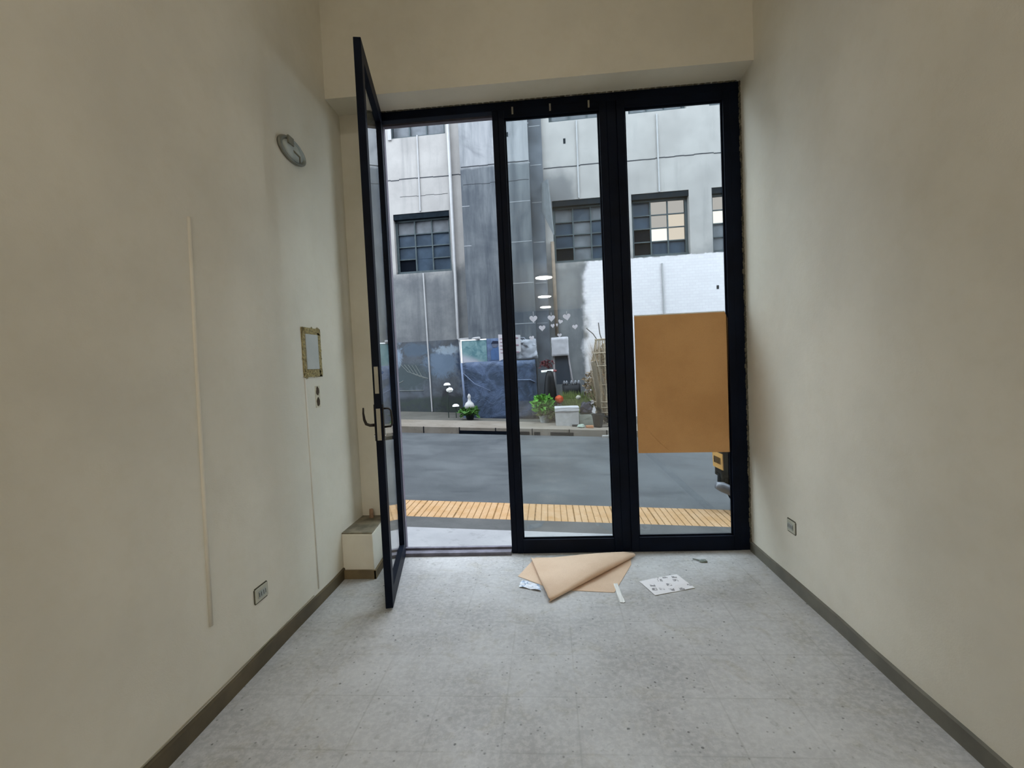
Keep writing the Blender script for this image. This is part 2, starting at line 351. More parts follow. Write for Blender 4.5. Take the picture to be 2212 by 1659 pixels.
# thin filler line where plaster was cut above the left skirting
struct(MB().box(XL, XL + .004, -3, 2.75, .083, .088).build('trim_4', plain('filler_line', (150, 144, 124), .9)), 'thin raised filler line just above the left skirting')
# threshold
th = MB().box(-1.19, -.335, YF - .035, YF + .10, 0, .026); th.box(-1.19, -.335, YF + .03, YF + .06, .026, .042)
struct(th.build('trim_5', plain('worn_threshold', (96, 94, 104), .6, var=.3, scale=14)), 'worn dark threshold of the open doorway')

# ------------------------------------------------------------------ glazed shopfront
X1a, X1b, P2R, P3L, P3R, FR = -.332, -.243, .450, .632, 1.323, 1.446
Y0, Y1 = YF, YF + .06
wf = thing('window_1', 'dark navy metal shopfront frame with two tall glass panes', 'window', (0, YF, 0), kind='structure')
fr = MB()
fr.box(-1.215, FR, Y0, Y1, 3.328, 3.390)                        # head
fr.box(-1.215, -1.178, Y0, Y1, 0.0, 3.328)                      # hinge jamb
fr.box(X1b - .045 - .044, X1b - .045, Y0, Y1, 0, 3.328)         # first post
fr.box(.505, .575, Y0, Y1, 0, 3.328)                            # centre post
fr.box(P3R + .05, FR, Y0, Y1, 0, 3.328)                         # wall post
o = fr.build('outer_frame', M['dark'], wf, bevel=.004)
def sash(x0, x1, a, b, zt, zb, name):                          # x0..x1 outer, glass a..b
    q = MB(); ya, yb = Y0 - .008, Y1 - .008
    q.box(x0, a, ya, yb, .002, 3.328); q.box(b, x1, ya, yb, .002, 3.328); q.box(a, b, ya, yb, zt, 3.328); q.box(a, b, ya, yb, .002, zb)
    # glazing beads
    for (u0_, u1_, v0, v1) in ((a, a + .012, zb, zt), (b - .012, b, zb, zt), (a, b, zt - .012, zt), (a, b, zb, zb + .012)): q.box(u0_, u1_, Y0 + .012, Y0 + .022, v0, v1)
    s2 = q.build('sash', M['dark'], wf, bevel=.003)
    g = MB().box(a - .008, b + .008, Y0 + .024, Y0 + .030, zb - .008, zt + .008).build('glass_pane', M['glass'], s2); return s2
sash(X1b - .045, .505, X1b, P2R, 3.270, .108, 'a'); sash(.575, P3R + .05, P3L, P3R, 3.270, .112, 'b')
for x in (-.178, .098, .378):
    part_label(MB().box(x - .006, x + .006, Y0 - .016, Y0 - .008, 3.290, 3.340).lathe([(.006, -.004), (.006, .004)], (x, Y0 - .014, 3.318), (0, 1, 0), 10).build('fixing_clip', M['steel'], wf), 'small pale metal clip on the head of the frame')
# rough mortar and gaps round the frame
rd = random.Random(4); mt = MB()
for i in range(90):
    z = 3.37 * i / 89; mt.blob((XR - .004, YF - .004, z), (.006 + rd.random() * .008, .008, .024), 6, .25, seed=i)
for i in range(60):
    x = -1.15 + 2.55 * i / 59; mt.blob((x, YF - .006, 3.392), (.028, .008, .003 + rd.random() * .006), 6, .25, seed=i + 200)
mt.build('mortar_bead', plain('ragged_dark_mortar', (92, 88, 74), .95, var=.5, scale=30), wf)

# open door leaf, hinged at the left jamb and swung into the room
hx, hy, fx, fy = -1.163, 3.555, -.994, 2.738
dv = Vector((fx - hx, fy - hy, 0)); LW = dv.length; dv.normalize(); nv = Vector((dv.y, -dv.x, 0))   # nv points to the left wall
if nv.x > 0: nv = -nv
LO = Vector((hx, hy, 0)); TH = .044
def LPt(s, n, z): return LO + dv * s + nv * n + Vector((0, 0, z))
def lbox(b, s0, s1, n0, n1, z0, z1, k=0):
    return b.hexa([LPt(s0, n0, z0), LPt(s1, n0, z0), LPt(s1, n1, z0), LPt(s0, n1, z0), LPt(s0, n0, z1), LPt(s1, n0, z1), LPt(s1, n1, z1), LPt(s0, n1, z1)], k)
door = thing('door_1', 'tall narrow glass door leaf standing open into the room', 'door', tuple(LO), kind='structure')
ZT = 3.378
b = MB(); lbox(b, LW - .075, LW, 0, TH, .010, ZT); lbox(b, 0, .075, 0, TH, .010, ZT); lbox(b, .075, LW - .075, 0, TH, ZT - .10, ZT); lbox(b, .075, LW - .075, 0, TH, .010, .115)
b.build('leaf_frame', M['dark'], door, bevel=.002)
b = MB(); lbox(b, .068, LW - .068, .019, .025, .108, ZT - .092); b.build('glass_pane', M['glass'], door)
b = MB(); lbox(b, LW, LW + .003, .010, .033, 1.315, 1.475); part_label(b.build('strike_plate', M['steel'], door), 'pale metal upper latch plate on the leaf edge')
b = MB(); lbox(b, LW, LW + .003, .010, .034, 1.035, 1.225); lbox(b, LW + .003, LW + .006, .016, .028, 1.11, 1.16, 0); lk = part_label(b.build('lock_plate', M['steel'], door), 'pale metal lock plate on the leaf edge')
b = MB(); lbox(b, LW - .052, LW - .012, TH, TH + .006, 1.03, 1.25); lbox(b, LW - .052, LW - .012, -.006, 0, 1.03, 1.25); b.build('escutcheon', M['darkmetal'], door, bevel=.002)
b = MB(); b.tube([LPt(LW - .03, TH, 1.125), LPt(LW - .03, TH + .035, 1.125), LPt(LW - .03, TH + .056, 1.134), LPt(LW - .03, TH + .066, 1.16), LPt(LW - .03, TH + .07, 1.20), LPt(LW - .03, TH + .068, 1.232)], [.010, .009, .009, .008, .006, .005], 10); b.build('door_handle', M['darkmetal'], door, smooth=True)
b = MB(); b.tube([LPt(LW - .03, -.002, 1.222), LPt(LW - .03, -.035, 1.222), LPt(LW - .03, -.048, 1.208), LPt(LW - .03, -.052, 1.16), LPt(LW - .03, -.052, 1.13), LPt(LW - .03, -.044, 1.112), LPt(LW - .03, -.002, 1.11)], .006, 10); b.build('pull_handle', M['darkmetal'], door, smooth=True)
for n_ in (1, -1):
    b = MB(); b.lathe([(.009, 0), (.009, .012), (.006, .014)], LPt(LW - .03, TH if n_ > 0 else 0, 1.06), nv * n_, 14); part_label(b.build('lock_cylinder', M['chrome'], door, smooth=False), 'small chrome lock cylinder')
for z in (.35, 1.7, 3.0):
    MB().tube([(hx - .006, hy - .002, z), (hx - .006, hy - .002, z + .1)], .009, 10).build('hinge', M['dark'], door)

# ------------------------------------------------------------------ things on the walls
R_ = Vector((1, 0, 0))
t = thing('lamp_base', 'oval white bulkhead lamp base, high on the left wall', 'lamp base', (XL, 2.81, 2.80))
def oval(b):
    b.v = [(x, 2.81 + (y - 2.81) * 1.10, 2.80 + (z - 2.80) * .50) for x, y, z in b.v]; return b
oval(MB().lathe([(.135, 0), (.140, .008), (.138, .018), (.120, .022), (.112, .014), (.104, .014)], (XL, 2.81, 2.80), R_, 40)).build('rim', plain('grey_metal_rim', (128, 128, 118), .4, .4), t, smooth=True)
oval(MB().lathe([(.104, .002), (.104, .016), (.06, .022), (.03, .024)], (XL, 2.81, 2.80), R_, 36)).build('dish', plain('milky_dish', (176, 182, 176), .35), t, smooth=True)
b = MB(); b.box(XL + .02, XL + .03, 2.74, 2.80, 2.82, 2.865); b.tube([(XL + .02, 2.80, 2.80), (XL + .045, 2.83, 2.77), (XL + .03, 2.86, 2.75)], .005, 8)
b.build('bulb_holder', plain('holder_grey', (120, 118, 104), .6), t)

t = thing('panel_box', 'bare electric panel box with a ragged mortar border on the left wall', 'panel', (XL, 2.92, 1.58))
rd = random.Random(9); b = MB()
for (y0, y1, z0, z1) in ((2.795, 2.83, 1.43, 1.74), (2.99, 3.03, 1.43, 1.74), (2.795, 3.03, 1.43, 1.478), (2.795, 3.03, 1.70, 1.74)):
    b.box(XL, XL + .006, y0 + rd.uniform(-.002, .002), y1, z0, z1 + rd.uniform(-.002, .003))
    for k in range(26):
        b.blob((XL + .005, rd.uniform(y0, y1), rd.uniform(z0, z1)), (.004, rd.uniform(.006, .014), rd.uniform(.006, .014)), 6, .3, seed=k)
b.build('mortar_border', plain('speckled_mortar', (146, 132, 92), .95, var=.45, scale=70), t)
MB().box(XL, XL + .010, 2.832, 2.988, 1.478, 1.70).build('blank_cover', plain('pale_grey_cover', (176, 178, 174), .6, var=.05), t, bevel=.003)
def switchhole(y, z):
    return MB().blob((XL + .002, y, z), (.004, .024, .03), 12, .15, seed=int(z * 100))
t = thing('switch_box', 'small open switch recess with two dark holes below the panel box', 'switch', (XL, 2.95, 1.30))
MB().box(XL, XL + .003, 2.925, 2.982, 1.23, 1.37).build('back_plate', plain('patched_plaster', (190, 182, 160), .9), t)
for z in (1.338, 1.268): part_label(switchhole(2.954, z).build('hole', plain('hole_brown', (62, 48, 30), .9), t), 'dark hole')
tag(MB().tube([(XL - .004, 1.931, 2.14), (XL - .003, 1.915, 1.6), (XL - .002, 1.90, 1.0), (XL - .001, 1.886, .385)], .011, 12).build('cable_conduit', M['wall'], smooth=True), 'long painted cable conduit ridge, nearer the camera on the left wall', 'conduit')
tag(MB().tube([(XL - .003, 2.806, 1.425), (XL - .004, 2.81, .8), (XL - .005, 2.812, .10)], .010, 12).build('cable_conduit', M['wall'], smooth=True), 'thin painted conduit ridge running down from the panel box', 'conduit')
def outlet(x, sgn, y, z, hw, hh, label, tilt=0):
    t = thing('wall_socket', label, 'socket', (x, y, z))
    b = MB(); b.box(x, x + sgn * .007, y - hw, y + hw, z - hh, z + hh); b.build('face_plate', plain('socket_cream', (182, 180, 164), .45), t, bevel=.002)
    b = MB()
    for (a0, a1, c0, c1) in ((-hw, hw, hh, hh + .006), (-hw, hw, -hh - .006, -hh), (-hw - .006, -hw, -hh, hh), (hw, hw + .006, -hh, hh)): b.box(x, x + sgn * .003, y + a0, y + a1, z + c0, z + c1)
    part_label(b.build('gap_line', plain('socket_gap', (74, 72, 60), .9), t), 'dark gap around the plate')
    b = MB(); b.box(x + sgn * .007, x + sgn * .011, y - hw * .62, y + hw * .62, z - hh * .5, z + hh * .5); ins = b.build('insert', plain('socket_insert', (162, 166, 160), .4), t, bevel=.001)
    b = MB()
    for q in (-.35, .35):
        for e in (-.008, .008): b.box(x + sgn * .011, x + sgn * .0115, y + q * hw - .002 + e, y + q * hw + .002 + e, z - .010, z + .010)
    b.build('slots', M['black'], ins); return t
outlet(XL, 1, 2.238, .357, .050, .034, 'low wall socket on the left wall above the brown skirting')
outlet(XR, -1, 2.965, .385, .046, .036, 'low wall socket on the right wall near the shopfront')
tag(MB().tube([(-1.400, 3.50, .322), (-1.400, 3.50, .39)], [.017, .014], 10).build('pipe_stub', M['rust']), 'short rusty pipe stub standing on the corner block ledge', 'pipe')
tag(MB().lathe([(.011, 0), (.011, -.004)], (-1.272, YF, 1.435), (0, 1, 0), 12).build('wall_plug', M['hole']), 'small dark screw hole in the pier beside the door edge', 'wall plug')

# kraft board in the third pane
t = thing('cardboard_panel', 'large plain brown board fixed over the right glass pane', 'cardboard', (1.0, YF + .02, .74))
bd = [(.652, .745), (1.318, .733), (1.322, 1.72), (1.306, 1.764), (.655, 1.765)]
MB().plate([(x, YF + .012, z) for x, z in bd], (0, .006, 0)).build('board', M['kraft'], t)
MB().plate([(.655, YF + .012, 1.765), (1.306, YF + .012, 1.764), (1.306, YF + .012, 1.772), (.655, YF + .012, 1.773)], (0, .008, 0)).build('edge_tape', M['white'], t)  # thin white strip along the top edge of the board
b = MB(); b.tube([(.74, YF + .011, .90), (.80, YF + .0105, .83), (.88, YF + .011, .755)], .0022, 6); b.build('crease', M['kraft'], t)

# heart stickers on the middle pane
def heart(cx, cz, w_, string, label, tilt=0.0, squash=1.0):
    pts = []; N = 26
    for i in range(N):
        a = 2 * math.pi * i / N; x = 16 * math.sin(a) ** 3; z = 13 * math.cos(a) - 5 * math.cos(2 * a) - 2 * math.cos(3 * a) - math.cos(4 * a)
        x *= w_ / 32 * squash; z *= w_ / 32; ca, sa = math.cos(tilt), math.sin(tilt); pts.append((cx + x * ca - z * sa, YF + .0225, cz + x * sa + z * ca))
    b = MB().plate(pts, (0, .0015, 0))
    if string: b.box(cx - .0015, cx + .0015, YF + .0225, YF + .024, cz + w_ * .35, cz + w_ * .35 + string)
    o = b.build('heart_sticker', M['heart'], origin=(cx, YF + .0225, cz)); tag(o, label, 'sticker', 'heart stickers on the middle glass pane')
tb = NT('frosted_white_vinyl'); d_ = tb.n('ShaderNodeBsdfDiffuse'); d_.inputs[0].default_value = (.85, .85, .88, 1); t_ = tb.n('ShaderNodeBsdfTranslucent'); t_.inputs[0].default_value = (.8, .8, .85, 1)
mx = tb.n('ShaderNodeMixShader'); mx.inputs[0].default_value = .6; tb.l(d_.outputs[0], mx.inputs[1]); tb.l(t_.outputs[0], mx.inputs[2]); tb.l(mx.outputs[0], tb.out.inputs[0]); M['heart'] = tb.m
for a in ((-.091, 1.788, .060, .034, 'largest left white heart sticker hanging on a short string'),
          (.044, 1.786, .056, .022, 'white heart sticker with string, directly under the row of lamp reflections'),
          (.160, 1.790, .058, .020, 'white heart sticker with string, highest on the right side', .15),
          (-.028, 1.716, .050, 0, 'plain white heart sticker below and between the two left string hearts'),
          (.052, 1.728, .036, 0, 'narrow white heart sticker under the centre string heart', .1, .8),
          (.084, 1.733, .030, 0, 'thin upright white heart sticker beside the narrow heart', 0, .45),
          (.111, 1.757, .036, 0, 'small tilted white heart sticker above the thin upright heart', -.3),
          (.100, 1.655, .034, 0, 'small white heart sticker lowest in the middle', 0),
          (-.110, 1.645, .038, 0, 'small white heart sticker lowest on the left', .1),
          (.218, 1.712, .042, 0, 'faint white heart sticker at far right of the cluster', .1)): heart(*a)

# ------------------------------------------------------------------ things on the floor
def paper():
    A, B, C_ = Vector((-.183, 3.441)), Vector((.572, 3.457)), Vector((-.05, 2.812)); b = MB()
    # lower layer, slightly wavy
    q = [(-.262, 3.165), (-.02, 2.97), (.356, 2.925), (.53, 3.33), (.545, 3.44), (-.15, 3.475)]
    b.slab(q, .001, .003)
    # folded flap: strips from the curled fold B-C towards the corner A
    N, P = 22, 12; vs = []; e = (C_ - B); nrm = Vector((e.y, -e.x)).normalized()
    if (A - B).dot(nrm) > 0: nrm = -nrm           # outward, away from A
    prof = [(-.012, .004), (.004, .006), (.016, .016), (.018, .030), (.008, .042), (-.010, .046)]
    for i in range(N + 1):
        s = i / N; base = B.lerp(C_, s); amp = .55 + .45 * math.sin(math.pi * min(1, s * 1.1 + .05))
        for (o_, z_) in prof:
            p = base + nrm * o_ * amp; vs.append((p.x, p.y, .003 + z_ * amp))
        for j in range(1, P + 1):
            t_ = j / P; p = base.lerp(A, t_) + nrm * (-.012) * amp * (1 - t_)
            z_ = .003 + (.046 * amp) * (1 - t_) ** 1.3 + .010 + .006 * math.sin(3 * s + 5 * t_); vs.append((p.x, p.y, z_))
    W_ = len(prof) + P; fs = []
    for i in range(N):
        for j in range(W_ - 1): fs.append((i * W_ + j, (i + 1) * W_ + j, (i + 1) * W_ + j + 1, i * W_ + j + 1))
    b.add(vs, fs); o = b.build('kraft_paper_sheet', M['kraft2'], smooth=False)
    for p in o.data.polygons: p.use_smooth = p.index > 8
    sol = o.modifiers.new('thick', 'SOLIDIFY'); sol.thickness = .0012
    return tag(o, 'large brown paper sheet folded over itself on the floor by the frame', 'paper')
paper()
def thin(name, pts, z, mat, label, cat, crumple=0, seed=1):
    rd = random.Random(seed); n = 7; a, b_, c, d = [Vector((*p, 0)) for p in pts]; vs = []
    for i in range(n):
        for j in range(n):
            u, v = i / (n - 1), j / (n - 1); p = a.lerp(b_, u).lerp(d.lerp(c, u), v); vs.append((p.x, p.y, z + .002 + rd.random() * crumple))
    fs = [(i * n + j, (i + 1) * n + j, (i + 1) * n + j + 1, i * n + j + 1) for i in range(n - 1) for j in range(n - 1)]
    o = MB().add(vs, fs).build(name, mat); s2 = o.modifiers.new('thick', 'SOLIDIFY'); s2.thickness = .001; return tag(o, label, cat)
tb = NT('pale_blue_print'); blue = tb.bsdf(tb.mix(tb.ramp(tb.noise(26, 3, .6, 1), .5, .62), lin((226, 232, 242)), lin((146, 168, 196))), .5)
thin('plastic_wrapper', [(-.245, 3.005), (-.10, 2.945), (-.115, 3.03), (-.235, 3.10)], 0, blue, 'crumpled pale blue wrapper beside the folded brown paper', 'wrapper', .012, 3)
tb = NT('printed_flyer_ink'); x, y, z = tb.xyz(); v = tb.n('ShaderNodeTexVoronoi', distance='CHEBYCHEV'); tb.l(tb.co(), v.inputs['Vector']); v.inputs['Scale'].default_value = 17
v.inputs['Randomness'].default_value = .45
flyer = tb.bsdf(tb.mix(tb.math('MULTIPLY', tb.math('MULTIPLY', tb.ramp(v.outputs['Distance'], .24, .30, 1, 0), tb.ramp(tb.noise(55, 3), .38, .5)), .8), lin((232, 230, 232)), lin((92, 88, 92))), .6)
thin('printed_flyer', [(.596, 2.883), (.862, 2.975), (.800, 3.170), (.535, 3.070)], 0, flyer, 'creased white printed sheet with rows of small pictures, lying flat', 'flyer', .004, 5)
thin('paper_strip', [(.372, 2.798), (.402, 2.802), (.392, 3.045), (.366, 3.040)], 0, M['white'], 'narrow white strip lying on the floor right of the folded paper', 'paper strip', .004, 6)
b = MB().blob((1.035, 3.36, .008), (.028, .018, .008), 9, .3, seed=3); b.tube([(1.02, 3.375, .006), (.975, 3.40, .008)], .004, 6)
tag(b.build('crumpled_scrap', plain('grey_green_scrap', (120, 130, 124), .7)), 'tiny grey scrap on the floor near the right pane', 'scrap')

# ------------------------------------------------------------------ ceiling lamps (round, flush); the rear three mirror in the middle glass, the high one is added fill
def lamp(x, y, z, r, L, label, group=None):
    t = thing('ceiling_lamp', label, 'lamp', (x, y, z), group)
    MB().lathe([(r + .02, 0), (r + .022, -.03), (r + .004, -.042), (r, -.036)], (x, y, z), (0, 0, 1), 40).build('rim', M['white'], t)
    key = 'lampglow%.0f' % L
    if key not in M: M[key] = emit('lamp_diffuser', LAMP_COL, L)
    MB().lathe([(r, -.030), (r, -.050), (r * .8, -.062), (r * .3, -.068)], (x, y, z), (0, 0, 1), 40).build('diffuser', M[key], t, smooth=False)
for (x, y, z), l in zip(LAMPS_LOW, ('round lit ceiling lamp, nearest of the three mirrored in the middle glass', 'round lit ceiling lamp, middle of the three mirrored in the glass', 'round lit ceiling lamp, farthest of the three mirrored in the glass')):
    lamp(x, y, LOWZ, LAMP_LOW_R, LAMP_LOW_L, l, 'ceiling lamps in a row')
for (x, y, z) in FILL_LAMPS: lamp(x, y, HZ, FILL_LAMP_R, FILL_LAMP_L, 'large round fill lamp added out of view on the high ceiling near the shopfront')

K = 0.30
# ------------------------------------------------------------------ street: everything falls 5.5 cm per metre to the right
G_ = .055
def gz(x, z0): return z0 - G_ * x
def strip(name, x0, x1, y0, y1, z0, th, mat, label, n=24, kind='structure'):
    b = MB(); b.hexa([(x0, y0, gz(x0, z0) - th), (x1, y0, gz(x1, z0) - th), (x1, y1, gz(x1, z0) - th), (x0, y1, gz(x0, z0) - th), (x0, y0, gz(x0, z0)), (x1, y0, gz(x1, z0)), (x1, y1, gz(x1, z0)), (x0, y1, gz(x0, z0))])
    return tag(b.build(name, mat), label, name.split('_')[-1], kind=kind)
strip('near_pavement', -9, 10, YF + .06, 4.215, -.075, .3, M['conc'], 'pale concrete pavement right outside the doorway')
strip('pavement_border', -9, 10, 4.215, 4.52, -.078, .3, M['conc2'], 'darker concrete strip between pale pavement and yellow paving')
tp = strip('tactile_paving', -9, 10, 4.52, 5.09, -.088, .3, M['tact'], 'yellow ribbed tactile paving along the road edge')
b = MB(); x = -9.0; k = 0          # dark grooves between ribs, one mesh
rd = random.Random(2)
while x < 9.8:
    w_ = .007 if k % 6 else .014
    s2 = 0.0
    b.hexa([(x, 4.522, gz(x, -.0875)), (x + w_, 4.522, gz(x + w_, -.0875)), (x + w_ + s2, 5.085, gz(x + w_, -.0875)), (x + s2, 5.085, gz(x, -.0875)), (x, 4.522, gz(x, -.0862)), (x + w_, 4.522, gz(x + w_, -.0862)), (x + w_ + s2, 5.085, gz(x + w_, -.0862)), (x + s2, 5.085, gz(x, -.0862))])
    x += .0665 + rd.uniform(-.004, .004); k += 1
b.build('groove', plain('groove_dirt', (190, 144, 88), .9, var=.3, scale=20), tp)
strip('road', -22, 24, 5.09, 10.22, -.125, .4, M['asphalt'], 'grey damp asphalt street')
b = MB()
kf = strip('kerb', -22, 24, 10.22, 11.45, .015, .5, M['kerb'], 'worn pale kerb stones on the far side of the street')
strip('far_pavement', -22, 24, 11.45, 13.9, .0, .5, M['walk'], 'grey far pavement in front of the old warehouse')
b = MB(); xx = -6.0
while xx < 8:
    b.box(xx, xx + .02, 10.215, 10.24, gz(xx, -.2), gz(xx, .018)); xx += .8
for (x0, x1) in ((-2.0, -.9), (-.72, -.45), (-.35, -.22), (0, .5)):
    b.hexa([(x0, 10.205, gz(x0, -.12)), (x1, 10.205, gz(x1, -.12)), (x1, 10.22, gz(x1, -.12)), (x0, 10.22, gz(x0, -.12)), (x0, 10.205, gz(x0, -.05)), (x1, 10.205, gz(x1, -.05)), (x1, 10.22, gz(x1, -.05)), (x0, 10.22, gz(x0, -.05))])
b.build('drain_slot', M['hole'], kf)  # dark joint lines and dark strips along the kerb face

# ------------------------------------------------------------------ warehouse across the street
FY, FS = 13.3, -.04
def fy(x, d=0.0): return FY + FS * x - d      # facade plane, d towards the street
def fbox(b, x0, x1, z0, z1, d0, d1, k=0):     # d: distance proud of the facade (negative = recessed)
    return b.hexa([(x0, fy(x0, d1), z0), (x1, fy(x1, d1), z0), (x1, fy(x1, d0), z0), (x0, fy(x0, d0), z0), (x0, fy(x0, d1), z1), (x1, fy(x1, d1), z1), (x1, fy(x1, d0), z1), (x0, fy(x0, d0), z1)], k)
bl = thing('warehouse', 'old pale grey warehouse with small-paned windows across the street', 'building', (0, FY, 0))
WZ0, WZ1, UZ0, UZ1 = 4.20, 5.90, 8.03, 9.6
bays = [(-10.6, -8.98), (-8.45, -6.83), (-6.3, -4.72), (-4.235, -2.59), (.315, 1.93), (2.45, 3.955), (4.54, 6.1), (6.65, 8.25), (8.8, 10.4), (10.9, 12.5)]
b = MB(); xs = [-16.0] + [v for p in bays for v in p] + [18.0]
fbox(b, -16, 18, -2.0, WZ0, -.4, 0); fbox(b, -16, 18, WZ1, UZ0, -.4, 0); fbox(b, -16, 18, UZ1, 10.6, -.4, 0)
for i in range(0, len(xs), 2):
    fbox(b, xs[i], xs[i + 1], WZ0, WZ1, -.4, 0); fbox(b, xs[i], xs[i + 1], UZ0, UZ1, -.4, 0)
b.build('wall', M['facade'], bl)
MB().hexa([(-16, FY + 1.2, -2), (18, FY + .2, -2), (18, FY + 9, -2), (-16, FY + 9, -2), (-16, FY + 1.2, 10.6), (18, FY + .2, 10.6), (18, FY + 9, 10.6), (-16, FY + 9, 10.6)]).build('inner_block', M['hole'], bl)
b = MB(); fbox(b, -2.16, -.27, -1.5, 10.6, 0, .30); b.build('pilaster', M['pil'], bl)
b = MB(); fbox(b, -.27, .10, -1.5, 10.6, 0, .10); b.build('pilaster_return', plain('damp_stained_cement', (128, 134, 142), .85, var=.3, scale=1.6), bl)
for z in (7.925, 6.88, 5.87, 4.79, 3.67, 2.565):
    for (x0, x1) in ((-1.05 if z < 6 else -.24, -.28), (-.24, .06)):
        b = MB(); fbox(b, x0, x1, z - .010, z + .010, (.30 if x1 < -.25 else .10), (.304 if x1 < -.25 else .104)); b.build('pale_joint', M['seam'], bl)
for z in (5.86, 4.78): b = MB(); fbox(b, -2.16, -1.95, z - .010, z + .010, .30, .304); b.build('pale_joint', M['seam'], bl)
rd = random.Random(11)
for (xa, xb, z, d) in ((-8, -2.17, 6.865, 0), (-2.14, -.28, 6.93, .30), (.12, 12, 6.80, 0), (-4.0, -2.6, 6.37, 0), (-2.1, -.3, 6.44, .30)):
    x = xa; b = MB(); hh = .012 if z > 6.5 else .004
    while x < xb:
        x2 = min(xb, x + .25); j = rd.uniform(-.012, .012); fbox(b, x, x2, z - hh + j, z + hh + j, d, d + .006); x = x2
    b.build('dark_crack', M['grime'], bl)
for (xa, xb, za, zb, d) in ((.69, .75, 7.42, 7.56, 0), (-.88, -.80, 7.62, 7.74, .3), (4.60, 4.66, 3.22, 3.32, 0)):
    b = MB(); fbox(b, xa, xb, za, zb, d, d + .004); b.build('vent_hole', M['lintel'], bl)
# windows
def window(x0, x1, z0, z1, cols, rows, codes, deep=.22, headd=.15):
    b = MB(); fbox(b, x0, x1, z1 - headd, z1, -deep, -.02, 1)      # window-head strip, its shade painted as a dark colour
    mw = .035; zt = z1 - headd
    fbox(b, x0, x0 + .07, z0, zt, -deep, -deep + .06); fbox(b, x1 - .07, x1, z0, zt, -deep, -deep + .06); fbox(b, x0, x1, z0, z0 + .08, -deep, -deep + .10); fbox(b, x0, x1, zt - .04, zt, -deep, -deep + .06)
    cw = (x1 - x0 - .14) / cols; rh = (zt - .04 - z0 - .08) / rows; p = MB()
    for c in range(1, cols): fbox(b, x0 + .07 + c * cw - mw / 2, x0 + .07 + c * cw + mw / 2, z0 + .08, zt - .04, -deep, -deep + .05)
    for c in range(cols):
        for r in range(rows):
            xx0, zz0 = x0 + .07 + c * cw, z0 + .08 + r * rh; code = codes[(rows - 1 - r)][c]
            if r > 0 and not (code == 'm' ): fbox(b, xx0, xx0 + cw, zz0 - .014, zz0 + .014, -deep, -deep + .045)
            k = {'d': 0, 'm': 0, 'p': 1, 'h': 2, 'w': 3, 'W': 4, 'k': 5}[code]
            rec = .02 if code != 'h' else .12
            tl = random.uniform(-.012, .012)
            xa, xb_ = xx0 + .008, xx0 + cw - .008
            p.hexa([(xa, fy(xa, -deep - .01 + tl * .4), zz0 + .006), (xb_, fy(xb_, -deep - .01 - tl * .4), zz0 + .006), (xb_, fy(xb_, -deep - rec), zz0 + .006), (xa, fy(xa, -deep - rec), zz0 + .006),
                    (xa, fy(xa, -deep - .01 + tl), zz0 + rh), (xb_, fy(xb_, -deep - .01 - tl), zz0 + rh), (xb_, fy(xb_, -deep - rec), zz0 + rh), (xa, fy(xa, -deep - rec), zz0 + rh)], k)
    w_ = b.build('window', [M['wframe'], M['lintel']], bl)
    p.build('panes', [M['pane'], M['pane2'], M['hole'], M['lit'], M['lit2'], M['lit3']], w_)
gen = ['dpd', 'ddp', 'ddd', 'hdd']
lay = {3: ['ppp', 'ddd', 'dmd', 'hmd'], 4: ['pdp', 'dpd', 'dpd', 'hpd'], 5: ['dkk', 'dkw', 'hWw', 'hdd'], 6: ['kpp', 'Wdp', 'ppd', 'pdd']}
for i, (x0, x1) in enumerate(bays):
    window(x0, x1, WZ0, WZ1, 3, 4, lay.get(i, gen))
    window(x0, x1, UZ0, UZ1, 3, 3, ['ddd', 'pdp', 'ppp'], headd=.10)
# pipes and cables on the facade
b = MB(); b.tube([(-2.49, fy(-2.49, .08), 10.4), (-2.49, fy(-2.49, .08), 2.26), (-2.45, fy(-2.45, .08), 2.22), (-1.84, fy(-1.84, .36), 2.22)], .045, 12)
part_label(b.build('drainpipe', M['pipew'], bl, smooth=True), 'white drainpipe')
b = MB(); b.tube([(-2.46, fy(-2.46, .05), 2.2), (-2.40, fy(-2.40, .05), .15)], .028, 10); b.build('drainpipe', M['pipew'], bl, smooth=True)
for pts in ([(-3.40, 8.05), (-3.42, 5.93)], [(-3.43, 4.18), (-3.41, 2.2), (-3.38, .2)], [(1.06, 8.0), (1.05, 5.92)], [(3.18, 7.95), (3.19, 5.9)], [(3.20, 4.0), (3.22, 2.5)]):
    b = MB(); b.tube([(x, fy(x, .02), z) for x, z in pts], .022, 8); part_label(b.build('cable', M['pipew'], bl), 'thin white cable')
for x in (-4.22,):
    b = MB(); fbox(b, x - .03, x + .07, 7.98, 9.6, 0, .05); b.build('mullion_strip', M['pipew'], bl)
b = MB(); b.tube([(.28, fy(.28, .05), 4.78), (.30, fy(.3, .05), 2.2)], .05, 10); part_label(b.build('drainpipe', plain('faded_rust_pipe', (176, 158, 140), .8, scale=8, var=.2), bl, smooth=True), 'rusty brown pipe')
b = MB(); b.plate([(.04, fy(.04, .12), 6.38), (.20, fy(.2, .55), 6.30), (.30, fy(.3, .55), 4.85), (.02, fy(0, .12), 5.62)], (.03, .01, 0)); part_label(b.build('projecting_sheet', plain('grey_sheet_metal', (150, 156, 160), .6, .0), bl), 'bent grey sheet metal sticking out')
b = MB(); fbox(b, -7.5, -2.18, .0, 2.24, 0, .012); fbox(b, -2.17, -.28, -.1, 2.2, .30, .312); b.build('mural', M['mural'], bl)
b = MB()
rd = random.Random(5)
